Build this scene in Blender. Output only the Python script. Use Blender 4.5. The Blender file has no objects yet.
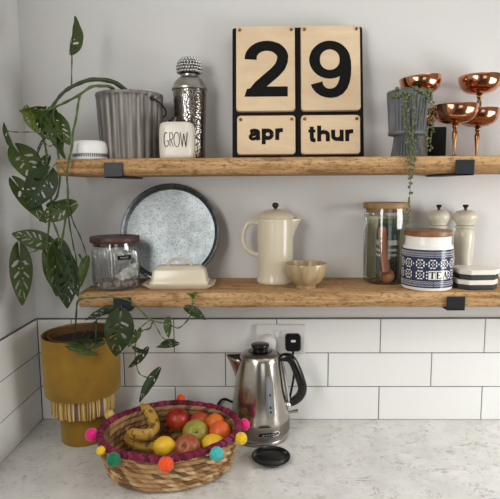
import bpy, bmesh, math, random
from mathutils import Vector, Matrix, noise
random.seed(7)
PI = math.pi
S = bpy.context.scene
COL = S.collection
# ---------------------------------------------------------------- camera
FPX = 514.9
CAM = Vector((-0.35022, -1.47129, 0.69374))
CR = Vector((0.99979331, 0.01909643, -0.00697602))
CU = Vector((0.00460597, 0.12145108, 0.99258673))
CF = Vector((-0.0198021, 0.9924137, -0.12133802))
cd = bpy.data.cameras.new('camera'); cam = bpy.data.objects.new('camera', cd); COL.objects.link(cam)
cd.sensor_fit = 'HORIZONTAL'; cd.sensor_width = 36; cd.lens = FPX * 36 / 500; cd.clip_start = 0.02
cam.matrix_world = Matrix(((CR.x, CU.x, -CF.x, CAM.x), (CR.y, CU.y, -CF.y, CAM.y), (CR.z, CU.z, -CF.z, CAM.z), (0, 0, 0, 1)))
S.camera = cam
# ---------------------------------------------------------------- light and exposure
S.view_settings.view_transform = 'Standard'; S.view_settings.look = 'None'
S.view_settings.gamma = 1; S.view_settings.use_curve_mapping = False
S.view_settings.exposure = 0.0
W = bpy.data.worlds.new('world'); S.world = W; W.use_nodes = True
W.node_tree.nodes['Background'].inputs[0].default_value = (0.9, 0.95, 1, 1)
W.node_tree.nodes['Background'].inputs[1].default_value = 0.1
def area(name, loc, target, sx, sy, power, colr):
    l = bpy.data.lights.new(name, 'AREA'); l.shape = 'RECTANGLE'; l.size = sx; l.size_y = sy; l.energy = power; l.color = colr
    o = bpy.data.objects.new(name, l); COL.objects.link(o); o.location = loc
    o.rotation_euler = (Vector(target) - Vector(loc)).to_track_quat('-Z', 'Y').to_euler()
    return o
area('assumed_left_window_light', (-1.005, -1.2, 0.82), (0.2, -0.95, 0.60), 0.95, 0.9, 25, (1.0, 0.995, 0.98))  # unseen window, assumed on the left wall from where shadows fall
area('assumed_right_window_light', (0.935, -0.60, 0.46), (0.0, -0.50, 0.34), 0.7, 0.7, 15.5, (0.98, 0.995, 1.0))  # unseen window assumed from the light; lamp placed to brighten the lower right
area('front_fill', (0.4, -3.1, 0.7), (0.2, 0, 0.3), 0.9, 1.1, 5, (0.98, 0.995, 1.0))  # added soft fill from behind the camera, no window built there
area('assumed_ceiling_light', (0.5, -0.9, 1.72), (0.45, -0.6, 0), 0.6, 0.5, 4.2, (1, 0.98, 0.95))  # assumed overhead lamp for soft light from above, no fitting built

# ---------------------------------------------------------------- helpers
def ray(px, py):
    return CF + CR * ((px - 250) / FPX) + CU * ((249.5 - py) / FPX)
def at(px, py, Y):
    d = ray(px, py); p = CAM + d * ((Y - CAM.y) / d.y)
    if p.x < -0.985: p = CAM + d * ((-0.985 - CAM.x) / d.x)
    return p
def atx(px, py, X):
    d = ray(px, py); return CAM + d * ((X - CAM.x) / d.x)
def px_of(p):
    d = Vector(p) - CAM; z = d.dot(CF)
    return 250 + FPX * d.dot(CR) / z, 249.5 - FPX * d.dot(CU) / z
def X_(px, py, Y): return at(px, py, Y).x

class MB:
    def __init__(s): s.v = []; s.f = []; s.c = {}
    def add(s, vs, fs, col=None):
        o = len(s.v); s.v += [Vector(p) for p in vs]
        for f in fs:
            if col is not None: s.c[len(s.f)] = col
            s.f.append([i + o for i in f])
        return s
    def xf(s, M):
        s.v = [M @ p for p in s.v]; return s
    def move(s, x, y, z): return s.xf(Matrix.Translation((x, y, z)))
    def join(s, b):
        o = len(s.v); n = len(s.f); s.v += b.v; s.f += [[i + o for i in f] for f in b.f]
        for k, c in b.c.items(): s.c[k + n] = c
        return s
    def build(s, name, mat=None, parent=None, ang=40, flat=False, bevel=0):
        m = bpy.data.meshes.new(name); m.from_pydata([tuple(p) for p in s.v], [], s.f)
        bm = bmesh.new(); bm.from_mesh(m); bmesh.ops.recalc_face_normals(bm, faces=bm.faces); bm.to_mesh(m); bm.free()
        if s.c:
            a = m.color_attributes.new('Col', 'FLOAT_COLOR', 'CORNER')
            for p in m.polygons:
                c = s.c.get(p.index, (1, 1, 1))
                for li in p.loop_indices: a.data[li].color = (*c, 1)
        if not flat:
            m.polygons.foreach_set('use_smooth', [True] * len(m.polygons)); m.set_sharp_from_angle(angle=math.radians(ang))
        if mat: m.materials.append(mat)
        o = bpy.data.objects.new(name, m); COL.objects.link(o)
        if parent: o.parent = parent
        if bevel:
            b = o.modifiers.new('bevel', 'BEVEL'); b.width = bevel; b.segments = 2; b.limit_method = 'ANGLE'
        return o
def lathe(prof, n=48, cap=False, fr=None):
    """prof: list of (r, z).  fr(angle, r, z) -> r lets the radius vary round the axis."""
    m = MB(); vs = []; fs = []
    for (r, z) in prof:
        for k in range(n):
            a = 2 * PI * k / n; q = fr(a, r, z) if fr else r
            vs.append((q * math.cos(a), q * math.sin(a), z))
    for i in range(len(prof) - 1):
        for k in range(n):
            k2 = (k + 1) % n; fs.append([i * n + k, i * n + k2, (i + 1) * n + k2, (i + 1) * n + k])
    if cap or prof[0][0] > 0: fs.append(list(range(n))[::-1]) if prof[0][0] > 1e-6 and cap else None
    if cap and prof[-1][0] > 1e-6: fs.append([(len(prof) - 1) * n + k for k in range(n)])
    fs = [f for f in fs if f]
    return m.add(vs, fs)
def tube(pts, r, n=8, closed=False, ry=None, up=None, cap=True):
    pts = [Vector(p) for p in pts]; N = len(pts); m = MB(); vs = []; fs = []
    rr = r if hasattr(r, '__len__') else [r] * N
    prev = None
    for i, p in enumerate(pts):
        a = pts[i - 1] if (i > 0 or closed) else p; b = pts[(i + 1) % N] if (i < N - 1 or closed) else p
        t = (b - a).normalized()
        if up is not None: u = Vector(up) - t * t.dot(Vector(up))
        elif prev is None: u = t.orthogonal()
        else: u = prev - t * t.dot(prev)
        u.normalize(); prev = u; w = t.cross(u); q = rr[i]; q2 = (ry[i] if hasattr(ry, '__len__') else ry) if ry else q
        for k in range(n):
            an = 2 * PI * k / n; vs.append(p + u * (q * math.cos(an)) + w * (q2 * math.sin(an)))
    for i in range(N if closed else N - 1):
        j = (i + 1) % N
        for k in range(n):
            k2 = (k + 1) % n; fs.append([i * n + k, i * n + k2, j * n + k2, j * n + k])
    if cap and not closed: fs += [list(range(n))[::-1], [(N - 1) * n + k for k in range(n)]]
    return m.add(vs, fs)
def box(x0, x1, y0, y1, z0, z1):
    return MB().add([(x, y, z) for x in (x0, x1) for y in (y0, y1) for z in (z0, z1)],
                    [[0, 1, 3, 2], [4, 6, 7, 5], [0, 4, 5, 1], [2, 3, 7, 6], [0, 2, 6, 4], [1, 5, 7, 3]])
def rrect(hx, hy, r, n=6):
    o = []
    for (cx, cy, a0) in ((hx - r, hy - r, 0), (-hx + r, hy - r, PI / 2), (-hx + r, -hy + r, PI), (hx - r, -hy + r, 1.5 * PI)):
        for k in range(n + 1):
            a = a0 + k * PI / 2 / n; o.append((cx + r * math.cos(a), cy + r * math.sin(a)))
    return o
def loft(rings, cap0=True, cap1=True):
    n = len(rings[0]); m = MB(); fs = []
    for i in range(len(rings) - 1):
        for k in range(n):
            k2 = (k + 1) % n; fs.append([i * n + k, i * n + k2, (i + 1) * n + k2, (i + 1) * n + k])
    if cap0: fs.append(list(range(n))[::-1])
    if cap1: fs.append([(len(rings) - 1) * n + k for k in range(n)])
    return m.add([p for r in rings for p in r], fs)
def loft_rr(levels, n=6):
    return loft([[(x, y, z) for x, y in rrect(hx, hy, r, n)] for hx, hy, r, z in levels])
def prism(poly, t, fn=None):
    """2D polygon (x, y) to a slab of thickness t lying on fn(x, y, d)."""
    fn = fn or (lambda x, y, d: (x, y, d)); n = len(poly)
    return MB().add([fn(x, y, t) for x, y in poly] + [fn(x, y, 0) for x, y in poly],
                    [list(range(n)), [n + k for k in range(n)][::-1]] + [[k, (k + 1) % n, n + (k + 1) % n, n + k] for k in range(n)])
def ribbon(pts, w, t, fn, closed=False):
    """stroke of width w (number or list) along 2D points."""
    P = [Vector(p) for p in pts]; N = len(P); L = []; R_ = []
    ww = w if hasattr(w, '__len__') else [w] * N
    for i in range(N):
        a = P[i - 1] if (i > 0 or closed) else None; b = P[(i + 1) % N] if (i < N - 1 or closed) else None
        d1 = (P[i] - a).normalized() if a is not None else None; d2 = (b - P[i]).normalized() if b is not None else None
        d1 = d1 or d2; d2 = d2 or d1
        d = (d1 + d2).normalized(); nn = Vector((-d.y, d.x)); k = 1 / max(0.4, nn.dot(Vector((-d1.y, d1.x))))
        L.append(P[i] + nn * ww[i] / 2 * k); R_.append(P[i] - nn * ww[i] / 2 * k)
    m = MB(); vs = []
    for i in range(N): vs += [fn(L[i].x, L[i].y, t), fn(R_[i].x, R_[i].y, t), fn(L[i].x, L[i].y, 0), fn(R_[i].x, R_[i].y, 0)]
    fs = []
    for i in range(N if closed else N - 1):
        a = 4 * i; b = 4 * ((i + 1) % N)
        fs += [[a, a + 1, b + 1, b], [a + 2, b + 2, b + 3, a + 3], [a, b, b + 2, a + 2], [a + 1, a + 3, b + 3, b + 1]]
    if not closed: fs += [[0, 2, 3, 1], [4 * N - 4, 4 * N - 3, 4 * N - 1, 4 * N - 2]]
    return m.add(vs, fs)
def arc(cx, cy, rx, ry, a0, a1, n=20):
    return [(cx + rx * math.cos(math.radians(a0 + (a1 - a0) * k / n)), cy + ry * math.sin(math.radians(a0 + (a1 - a0) * k / n))) for k in range(n + 1)]
def smooth_path(pts, k=6):
    P = [Vector(p) for p in pts]
    if len(P) < 3: return [P[0].lerp(P[-1], i / k) for i in range(k + 1)]
    o = []
    for i in range(len(P) - 1):
        p0 = P[max(0, i - 1)]; p1 = P[i]; p2 = P[i + 1]; p3 = P[min(len(P) - 1, i + 2)]
        for j in range(k):
            t = j / k
            o.append(0.5 * ((2 * p1) + (p2 - p0) * t + (2 * p0 - 5 * p1 + 4 * p2 - p3) * t * t + (3 * p1 - p0 - 3 * p2 + p3) * t ** 3))
    return o + [P[-1]]
def ball(r, n=20, m=12, sz=1.0):
    return lathe([(r * math.sin(PI * i / m) if 0 < i < m else 1e-5, -r * sz * math.cos(PI * i / m)) for i in range(m + 1)], n)
def thing(name, label, cat, loc=(0, 0, 0), rz=0, group=None):
    o = bpy.data.objects.new(name, None); COL.objects.link(o); o.empty_display_size = 0.03
    o.location = loc; o.rotation_euler = (0, 0, rz)
    return tag(o, label, cat, group)
def tag(o, label, cat, group=None):
    o['label'] = label; o['category'] = cat
    if group: o['group'] = group
    return o
def struct(o): o['kind'] = 'structure'; return o

# ---------------------------------------------------------------- materials
def srgb(r, g, b): return tuple(((c / 255 / 12.92) if c / 255 <= 0.04045 else ((c / 255 + 0.055) / 1.055) ** 2.4) for c in (r, g, b))
class NT:
    def __init__(s, name):
        s.m = bpy.data.materials.new(name); s.m.use_nodes = True; s.t = s.m.node_tree; s.p = s.t.nodes['Principled BSDF']
    def n(s, typ, **kw):
        o = s.t.nodes.new(typ)
        for k, v in kw.items(): setattr(o, k, v)
        return o
    def l(s, a, b): s.t.links.new(a, b)
    def coord(s, scale=(1, 1, 1), rot=(0, 0, 0)):
        c = s.n('ShaderNodeTexCoord'); mp = s.n('ShaderNodeMapping'); mp.inputs['Scale'].default_value = scale; mp.inputs['Rotation'].default_value = rot
        s.l(c.outputs['Object'], mp.inputs[0]); return mp.outputs[0]
    def noise(s, vec, sc, det=3, rough=0.55, dist=0):
        o = s.n('ShaderNodeTexNoise'); o.inputs['Scale'].default_value = sc; o.inputs['Detail'].default_value = det
        o.inputs['Roughness'].default_value = rough; o.inputs['Distortion'].default_value = dist; s.l(vec, o.inputs['Vector']); return o.outputs[0]
    def ramp(s, fac, stops):
        o = s.n('ShaderNodeValToRGB'); e = o.color_ramp.elements
        while len(e) < len(stops): e.new(0.5)
        for i, (p, c) in enumerate(stops): e[i].position = p; e[i].color = (*c, 1)
        s.l(fac, o.inputs[0]); return o.outputs[0]
    def mix(s, fac, a, b, mode='MIX'):
        o = s.n('ShaderNodeMix', data_type='RGBA', blend_type=mode)
        for v, i in ((fac, 0), (a, 6), (b, 7)):
            if hasattr(v, 'links') or hasattr(v, 'is_linked'): s.l(v, o.inputs[i])
            elif i == 0: o.inputs[0].default_value = v
            else: o.inputs[i].default_value = (*v, 1)
        return o.outputs[2]
    def bump(s, h, st=0.3, d=0.002):
        o = s.n('ShaderNodeBump'); o.inputs['Strength'].default_value = st; o.inputs['Distance'].default_value = d; s.l(h, o.inputs['Height']); s.l(o.outputs[0], s.p.inputs['Normal'])
    def col(s, c): s.l(c, s.p.inputs['Base Color'])
    def set(s, rough=None, metal=None, **kw):
        if rough is not None: s.p.inputs['Roughness'].default_value = rough
        if metal is not None: s.p.inputs['Metallic'].default_value = metal
        for k, v in kw.items(): s.p.inputs[k].default_value = v
        return s
def plain(name, c, rough=0.5, metal=0, var=0.08, sc=30, bump=0, bsc=80, **kw):
    t = NT(name).set(rough, metal, **kw); v = t.coord()
    d = tuple(max(0, x * (1 - var)) for x in c); e = tuple(min(1, x * (1 + var)) for x in c)
    t.col(t.ramp(t.noise(v, sc), [(0.3, d), (0.7, e)]))
    if bump: t.bump(t.noise(v, bsc, 2), bump)
    return t.m
def wood(name, stops, sx=3, sy=60, bump=0.4, rough=0.65, rot=(0, 0, 0), saw=False):
    t = NT(name).set(rough); v = t.coord((sx, sy, sy), rot); g = t.noise(v, 1.0, 6, 0.65, 0.8)
    c = t.ramp(g, stops)
    v2 = t.coord((9, 14, 14), rot); k = t.noise(v2, 1.3, 3, 0.5, 0.4)
    c = t.mix(t.ramp(k, [(0.55, (0, 0, 0)), (0.8, (0.55, 0.55, 0.55))]), c, stops[0][1])
    if saw:
        v3 = t.coord((55, 300, 190), (0, 0.5, 0)); h = t.noise(v3, 1, 2, 0.5)
        c = t.mix(0.4, c, t.ramp(h, [(0.3, (0.3, 0.27, 0.22)), (0.7, (1, 1, 1))]), 'MULTIPLY'); t.bump(h, 0.5, 0.003)
    else: t.bump(g, bump, 0.002)
    t.col(c); return t.m
def glass(name, tint=(0.95, 0.96, 0.95), base=0.06):
    t = NT(name); t.t.nodes.remove(t.p); out = t.t.nodes['Material Output']
    tr = t.n('ShaderNodeBsdfTransparent'); tr.inputs[0].default_value = (*tint, 1)
    gl = t.n('ShaderNodeBsdfGlossy'); gl.inputs['Roughness'].default_value = 0.03
    lw = t.n('ShaderNodeLayerWeight'); lw.inputs[0].default_value = 0.35
    mr = t.n('ShaderNodeMapRange'); mr.inputs[3].default_value = base; mr.inputs[4].default_value = 0.75
    mx = t.n('ShaderNodeMixShader'); t.l(lw.outputs['Fresnel'], mr.inputs[0]); t.l(mr.outputs[0], mx.inputs[0])
    t.l(tr.outputs[0], mx.inputs[1]); t.l(gl.outputs[0], mx.inputs[2]); t.l(mx.outputs[0], out.inputs[0])
    return t.m
def attr_mat(name, rough=0.8, bsc=200, bump=0.3, sheen=0):
    t = NT(name).set(rough); a = t.n('ShaderNodeVertexColor'); a.layer_name = 'Col'; v = t.coord()
    n = t.noise(v, bsc, 3); t.col(t.mix(0.35, a.outputs[0], t.ramp(n, [(0.3, (0.45, 0.42, 0.38)), (0.7, (1, 1, 1))]), 'MULTIPLY')); t.bump(n, bump, 0.001)
    if sheen: t.p.inputs['Sheen Weight'].default_value = sheen
    return t.m

M = {}
M['plaster'] = plain('plaster_wall', srgb(216, 215, 213), 0.9, var=0.02, sc=3, bump=0.06, bsc=120)
M['room'] = plain('dim_room_paint', srgb(150, 146, 140), 0.9, var=0.02)
M['ceiling'] = plain('ceiling_paint', srgb(232, 230, 226), 0.9, var=0.01)
M['floor'] = wood('floor_wood', [(0.3, srgb(96, 72, 50)), (0.7, srgb(140, 110, 80))])
M['tile'] = plain('white_glazed_tile', srgb(240, 240, 237), 0.12, var=0.012, sc=6, bump=0.02, bsc=9)
M['grout'] = plain('dark_grout', srgb(96, 92, 86), 0.9)
def quartz():
    t = NT('pale_quartz').set(0.25); v = t.coord()
    c = t.ramp(t.noise(v, 9, 6, 0.65), [(0.3, srgb(204, 203, 199)), (0.7, srgb(230, 229, 225))])
    for sc, rt, lo, wd, dk in ((13, 0.5, 0.50, 0.028, srgb(122, 116, 108)), (27, 0.9, 0.52, 0.034, srgb(138, 132, 124)), (52, 0.2, 0.52, 0.05, srgb(160, 156, 148))):
        n1 = t.noise(t.coord((1, 1.7, 1), (0, 0, rt)), sc, 4, 0.6, 1.2)
        m = t.n('ShaderNodeMath', operation='SUBTRACT'); t.l(n1, m.inputs[0]); m.inputs[1].default_value = 0.5
        ab = t.n('ShaderNodeMath', operation='ABSOLUTE'); t.l(m.outputs[0], ab.inputs[0])
        vein = t.ramp(ab.outputs[0], [(0.0, (1, 1, 1)), (wd, (0, 0, 0))])
        gate = t.ramp(t.noise(t.coord((1, 1, 1), (0, 0, sc)), sc * 0.9, 3), [(lo + 0.02, (0, 0, 0)), (lo + 0.15, (0.75, 0.75, 0.75))])
        c = t.mix(t.mix(1.0, vein, gate, 'MULTIPLY'), c, dk)
    t.col(c); return t.m
M['quartz'] = quartz()
def scaffold():
    t = NT('rustic_scaffold_board').set(0.75); t.p.inputs['Specular IOR Level'].default_value = 0.25
    g = t.noise(t.coord((3, 60, 60)), 1.0, 7, 0.7, 1.0)
    c = t.ramp(g, [(0.28, srgb(112, 80, 48)), (0.44, srgb(168, 130, 86)), (0.58, srgb(194, 158, 112)), (0.78, srgb(218, 188, 146))])
    sp = t.noise(t.coord((70, 190, 190), (0, 0.35, 0)), 1.0, 5, 0.7)
    c = t.mix(t.ramp(sp, [(0.50, (0, 0, 0)), (0.66, (0.75, 0.75, 0.75))]), c, srgb(84, 54, 30))
    kn = t.noise(t.coord((11, 26, 26)), 1.0, 4, 0.6, 0.6)
    c = t.mix(t.ramp(kn, [(0.58, (0, 0, 0)), (0.72, (0.7, 0.7, 0.7))]), c, srgb(88, 58, 34))
    t.col(c); t.bump(t.mix(0.5, g, sp), 0.6, 0.003); return t.m
M['shelf'] = scaffold()
M['black_iron'] = plain('black_iron', srgb(44, 46, 50), 0.45, 0.6, bump=0.15, bsc=60)
M['black'] = plain('black_paint', srgb(14, 13, 13), 0.7, **{'Specular IOR Level': 0.25})
M['black_gloss'] = plain('black_gloss_plastic', srgb(14, 14, 15), 0.18)
M['ink'] = plain('black_ink', srgb(12, 11, 11), 0.75, **{'Specular IOR Level': 0.2})
M['ply'] = wood('pale_plywood', [(0.3, srgb(214, 186, 150)), (0.7, srgb(232, 208, 174))], 5, 14, bump=0.05, rough=0.55, rot=(0, 0.9, 0))
M['brass'] = plain('dull_brass', srgb(150, 104, 60), 0.35, 1)
def zinc(name, base, light, sc, rough, metal=0.85):
    t = NT(name).set(rough, metal); v = t.coord()
    vo = t.n('ShaderNodeTexVoronoi'); vo.inputs['Scale'].default_value = sc; t.l(v, vo.inputs['Vector'])
    c = t.mix(0.5, t.ramp(vo.outputs['Color'], [(0.2, base), (0.8, light)]), t.ramp(t.noise(v, sc * 1.7, 5, 0.7), [(0.35, base), (0.68, light)]))
    t.col(c); t.bump(t.noise(v, sc * 2, 3), 0.1, 0.001); return t.m
def tray():
    t = NT('speckled_galvanised_steel').set(0.42, 0.75); v = t.coord()
    c = t.ramp(t.noise(v, 14, 5, 0.7), [(0.3, srgb(126, 132, 133)), (0.7, srgb(174, 180, 180))])
    sp = t.noise(v, 190, 4, 0.75); c = t.mix(t.ramp(sp, [(0.50, (0, 0, 0)), (0.62, (0.75, 0.75, 0.75))]), c, srgb(104, 108, 110)); t.col(c); return t.m
M['zinc_tray'] = tray()
M['zinc_rim'] = zinc('dark_galvanised_rim', srgb(84, 88, 92), srgb(130, 134, 138), 90, 0.35, 0.9)
def stripe_zinc():
    t = NT('weathered_zinc').set(0.5, 0.55); v = t.coord((60, 60, 5)); n = t.noise(v, 1, 4, 0.6)
    t.col(t.ramp(n, [(0.3, srgb(98, 94, 90)), (0.6, srgb(140, 135, 129)), (0.8, srgb(186, 180, 172))])); t.bump(n, 0.15); return t.m
M['bucket'] = stripe_zinc()
def hammered():
    t = NT('hammered_steel').set(0.14, 1); v = t.coord(); vo = t.n('ShaderNodeTexVoronoi'); vo.inputs['Scale'].default_value = 210; t.l(v, vo.inputs['Vector'])
    t.p.inputs['Base Color'].default_value = (*srgb(140, 134, 126), 1); t.bump(vo.outputs['Distance'], 0.35, 0.0025); return t.m
M['hammered'] = hammered()
M['steel_soft'] = plain('satin_steel', srgb(168, 164, 158), 0.32, 1, var=0.03)
def brushed():
    t = NT('brushed_stainless').set(0.2, 1); v = t.coord((3, 3, 200)); n = t.noise(v, 1, 3)
    t.col(t.ramp(n, [(0.3, srgb(182, 177, 168)), (0.7, srgb(190, 185, 176))])); return t.m
M['brushed'] = brushed()
M['band'] = plain('grey_ribbed_band', srgb(150, 142, 134), 0.4, 0.8, var=0.03)
M['chrome'] = plain('chrome', srgb(215, 215, 215), 0.08, 1, var=0.01)
M['copper'] = plain('polished_copper', srgb(206, 146, 112), 0.15, 1, var=0.05, sc=8)
M['copper_stem'] = plain('antique_brass_stem', srgb(150, 108, 70), 0.25, 1, var=0.1)
M['white_ceramic'] = plain('white_ceramic', srgb(232, 229, 222), 0.3, var=0.01)
M['cream'] = plain('cream_stoneware', srgb(214, 203, 180), 0.2, var=0.025, sc=12)
M['cream_lid'] = plain('cream_stoneware_matt', srgb(206, 195, 172), 0.28, var=0.03, sc=12)
def bowlmat():
    t = NT('speckled_beige_glaze').set(0.22); v = t.coord((20, 20, 4)); n = t.noise(v, 2, 5)
    t.col(t.ramp(n, [(0.3, srgb(150, 126, 92)), (0.7, srgb(190, 168, 130))])); return t.m
M['bowl'] = bowlmat()
M['mill'] = plain('grey_cream_lacquer', srgb(206, 199, 180), 0.18, var=0.02)
M['glass'] = glass('clear_glass'); M['glass_ribbed'] = glass('ribbed_glass', (0.90, 0.92, 0.92), 0.12)
M['lid_dark'] = wood('dark_walnut_lid', [(0.3, srgb(50, 27, 20)), (0.7, srgb(84, 50, 38))], 8, 60, 0.1, 0.45)
M['lid_oak'] = wood('oak_lid', [(0.3, srgb(124, 92, 56)), (0.7, srgb(166, 128, 84))], 8, 60, 0.1, 0.5)
M['lid_acacia'] = wood('acacia_lid', [(0.3, srgb(108, 68, 38)), (0.7, srgb(146, 98, 60))], 8, 60, 0.1, 0.4)
M['scoop'] = wood('cherry_scoop', [(0.3, srgb(160, 100, 70)), (0.7, srgb(190, 130, 96))], 60, 8, 0.1, 0.4)
M['navy'] = plain('navy_glaze', srgb(44, 54, 84), 0.15, var=0.06)
M['marble'] = plain('white_marble', srgb(228, 222, 208), 0.3, var=0.05, sc=20)
M['black_marble'] = plain('black_marble', srgb(42, 44, 48), 0.3, var=0.25, sc=20)
def ribpot():
    t = NT('blue_grey_ribbed_stoneware').set(0.5); v = t.coord((40, 40, 12)); n = t.noise(v, 1, 5)
    t.col(t.ramp(n, [(0.3, srgb(60, 63, 68)), (0.75, srgb(112, 115, 119))])); return t.m
M['ribpot'] = ribpot()
M['soil'] = plain('dark_soil', srgb(48, 36, 26), 0.95, var=0.4, sc=120, bump=0.8, bsc=150)
def velvet():
    t = NT('mustard_velvet').set(0.75); v = t.coord(); n = t.noise(v, 9, 5, 0.6)
    t.col(t.ramp(n, [(0.3, srgb(124, 90, 10)), (0.7, srgb(164, 122, 22))])); t.p.inputs['Sheen Weight'].default_value = 0.3
    t.p.inputs['Sheen Tint'].default_value = (1, 0.8, 0.35, 1); t.bump(t.noise(v, 300, 2), 0.25, 0.001); return t.m
M['velvet'] = velvet()
M['inner'] = plain('brown_inner_pot', srgb(104, 66, 26), 0.6)
M['strand'] = attr_mat('coloured_thread', 0.85)
M['straw'] = attr_mat('woven_straw', 0.6, 160, 0.3)
M['yarn'] = attr_mat('maroon_yarn', 0.9, 300, 0.5)
def leafmat(name, dark, light, rib):
    t = NT(name).set(0.5); t.p.inputs['Specular IOR Level'].default_value = 0.3
    tc = t.n('ShaderNodeTexCoord'); sp = t.n('ShaderNodeSeparateXYZ'); t.l(tc.outputs['Object'], sp.inputs[0])
    ab = t.n('ShaderNodeMath', operation='ABSOLUTE'); t.l(sp.outputs[0], ab.inputs[0])
    c = t.ramp(t.noise(t.coord(), 40, 3), [(0.3, dark), (0.7, light)])
    t.col(t.mix(t.ramp(ab.outputs[0], [(0.0, (0.7, 0.7, 0.7)), (0.0018, (0, 0, 0))]), c, rib))
    t.p.inputs['Transmission Weight'].default_value = 0.0; return t.m
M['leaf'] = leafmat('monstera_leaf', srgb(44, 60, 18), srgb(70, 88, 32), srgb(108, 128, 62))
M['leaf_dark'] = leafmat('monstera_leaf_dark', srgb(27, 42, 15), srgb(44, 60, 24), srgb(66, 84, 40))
M['leaf_new'] = leafmat('monstera_leaf_young', srgb(74, 90, 28), srgb(106, 122, 46), srgb(136, 152, 76))
M['vine'] = plain('green_vine', srgb(72, 92, 38), 0.5, var=0.25, sc=50)
M['vine_dark'] = plain('dark_green_vine', srgb(48, 66, 28), 0.5, var=0.25, sc=50)
M['pearl'] = plain('grey_green_succulent', srgb(92, 100, 58), 0.55, var=0.4, sc=90)
M['plastic_white'] = plain('white_plastic', srgb(232, 231, 228), 0.3, var=0.01)
M['grey_slots'] = plain('grey_slots', srgb(110, 116, 124), 0.6)
M['brown_neck'] = plain('dark_bronze', srgb(62, 50, 42), 0.3, 0.7)

# ---------------------------------------------------------------- the room
WALLY, WALLX = 0.006, -1.016
struct(box(-1.2, 1.15, WALLY, 0.12, -0.9, 1.8).build('wall_back', M['plaster']))
struct(box(-1.14, WALLX, -3.2, WALLY, -0.9, 1.8).build('wall_left', M['plaster']))
struct(box(0.95, 1.15, -3.2, WALLY, -0.9, 1.8).build('wall_right', M['room']))
struct(box(-1.2, 1.15, -3.3, -3.2, -0.9, 1.8).build('wall_front', M['room']))
struct(box(-1.2, 1.15, -3.3, 0.12, -1.0, -0.9).build('floor', M['floor']))
struct(box(-1.2, 1.15, -3.3, 0.12, 1.8, 1.9).build('ceiling', M['ceiling']))
def tile_slab(w, h, t=0.0065):
    b = 0.0016
    return loft([[(x, 0, z) for x, z in ((0, 0), (w, 0), (w, h), (0, h))],
                 [(x, -t + b * 0.6, z) for x, z in ((0, 0), (w, 0), (w, h), (0, h))],
                 [(x, -t, z) for x, z in ((b, b), (w - b, b), (w - b, h - b), (b, h - b))]], cap0=False)
def tiles(x0, x1, off):
    m = MB()
    for row in range(3):
        z = 0.103 * row + 0.0013; o = off + (0.1515 if row == 1 else 0)
        k = math.floor((x0 - o) / 0.303); x = o + 0.303 * k
        while x < x1:
            a = max(x + 0.0013, x0); b = min(x + 0.303 - 0.0013, x1)
            if b - a > 0.004: m.join(tile_slab(b - a, 0.1004).move(a, WALLY, z))
            x += 0.303
    return m
wb = tiles(-1.009, 0.949, 0.0).build('trim_1', M['tile'], flat=True); struct(wb)
g = box(-1.012, 0.95, WALLY - 0.004, WALLY + 0.004, 0, 0.3115).build('grout', M['grout'], wb); struct(g)
jy = atx(17, 388, -1.01).y
wl = tiles(-2.0, -0.003, jy - 0.1515).xf(Matrix.Translation((WALLX, 0, 0)) @ Matrix.Rotation(PI / 2, 4, 'Z') @ Matrix.Translation((0, -WALLY, 0))).build('trim_2', M['tile'], flat=True); struct(wl)
g = box(WALLX - 0.004, WALLX + 0.004, -2.0, 0, 0, 0.3115).build('grout', M['grout'], wl); struct(g)
wt = box(WALLX, 0.95, -0.64, WALLY, -0.03, 0).build('worktop', M['quartz'], flat=True, bevel=0.002)
tag(wt, 'pale grey veined quartz worktop running along the tiled wall', 'worktop')

def window(name, x, y0, y1, z0, z1, d):  # frame only, for windows assumed out of view
    m = MB(); w = 0.05
    for a, b, c, e in ((y0 - w, y0, z0 - w, z1 + w), (y1, y1 + w, z0 - w, z1 + w), (y0, y1, z0 - w, z0), (y0, y1, z1, z1 + w)): m.join(box(min(x, x + d), max(x, x + d), a, b, c, e))
    struct(m.build(name, M['plastic_white'], flat=True, bevel=0.003))
window('assumed_window_1', 0.95, -0.95, -0.25, 0.11, 0.81, -0.03)  # assumed right window, frame added round its lamp
window('assumed_window_2', WALLX, -1.68, -0.72, 0.36, 1.28, 0.03)  # frame added for the assumed left window
# ---------------------------------------------------------------- shelves
ZU, ZL, SD = 0.764, 0.430, -0.207
def board(x0, x1, top, th, seed):
    prof = [(WALLY - 0.001, 0), (-0.05, 0), (-0.10, 0), (-0.15, 0), (SD + 0.004, 0), (SD + 0.001, -0.0015), (SD, -0.005), (SD, -0.014), (SD, -0.024), (SD + 0.001, -th + 0.010),
            (SD + 0.004, -th + 0.003), (SD + 0.011, -th), (-0.1, -th), (WALLY - 0.001, -th)]
    n = 120; rings = []
    for i in range(n + 1):
        x = x0 + (x1 - x0) * i / n; ring = []
        for j, (y, z) in enumerate(prof):
            d = 0.0
            if 4 <= j <= 11:
                d = (noise.noise(Vector((x * 9 + seed, j * 0.35, seed))) * 0.0022 + noise.noise(Vector((x * 40, j, seed))) * 0.0007)
            ring.append((x + (0.002 * noise.noise(Vector((y * 30, z * 60, seed))) if i in (0, n) else 0), y + d, top + z + (min(0, d * 0.7) if 4 <= j <= 5 else (d * 0.6 if 10 <= j else 0))))
        rings.append(ring)
    return loft(rings)
def bracket(xc, top, th):
    w = 0.0225; m = MB()
    s = [(SD - 0.0045, top - 0.008), (SD - 0.0045, top - th - 0.0065), (WALLY - 0.0005, top - th - 0.0065)]
    t = 0.004
    m.join(box(xc - w, xc + w, SD - 0.006, SD - 0.002, top - 0.010, top - th - 0.006))
    m.join(box(xc - w, xc + w, SD - 0.006, WALLY - 0.0005, top - th - 0.006, top - th - 0.0015))
    return m
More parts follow.
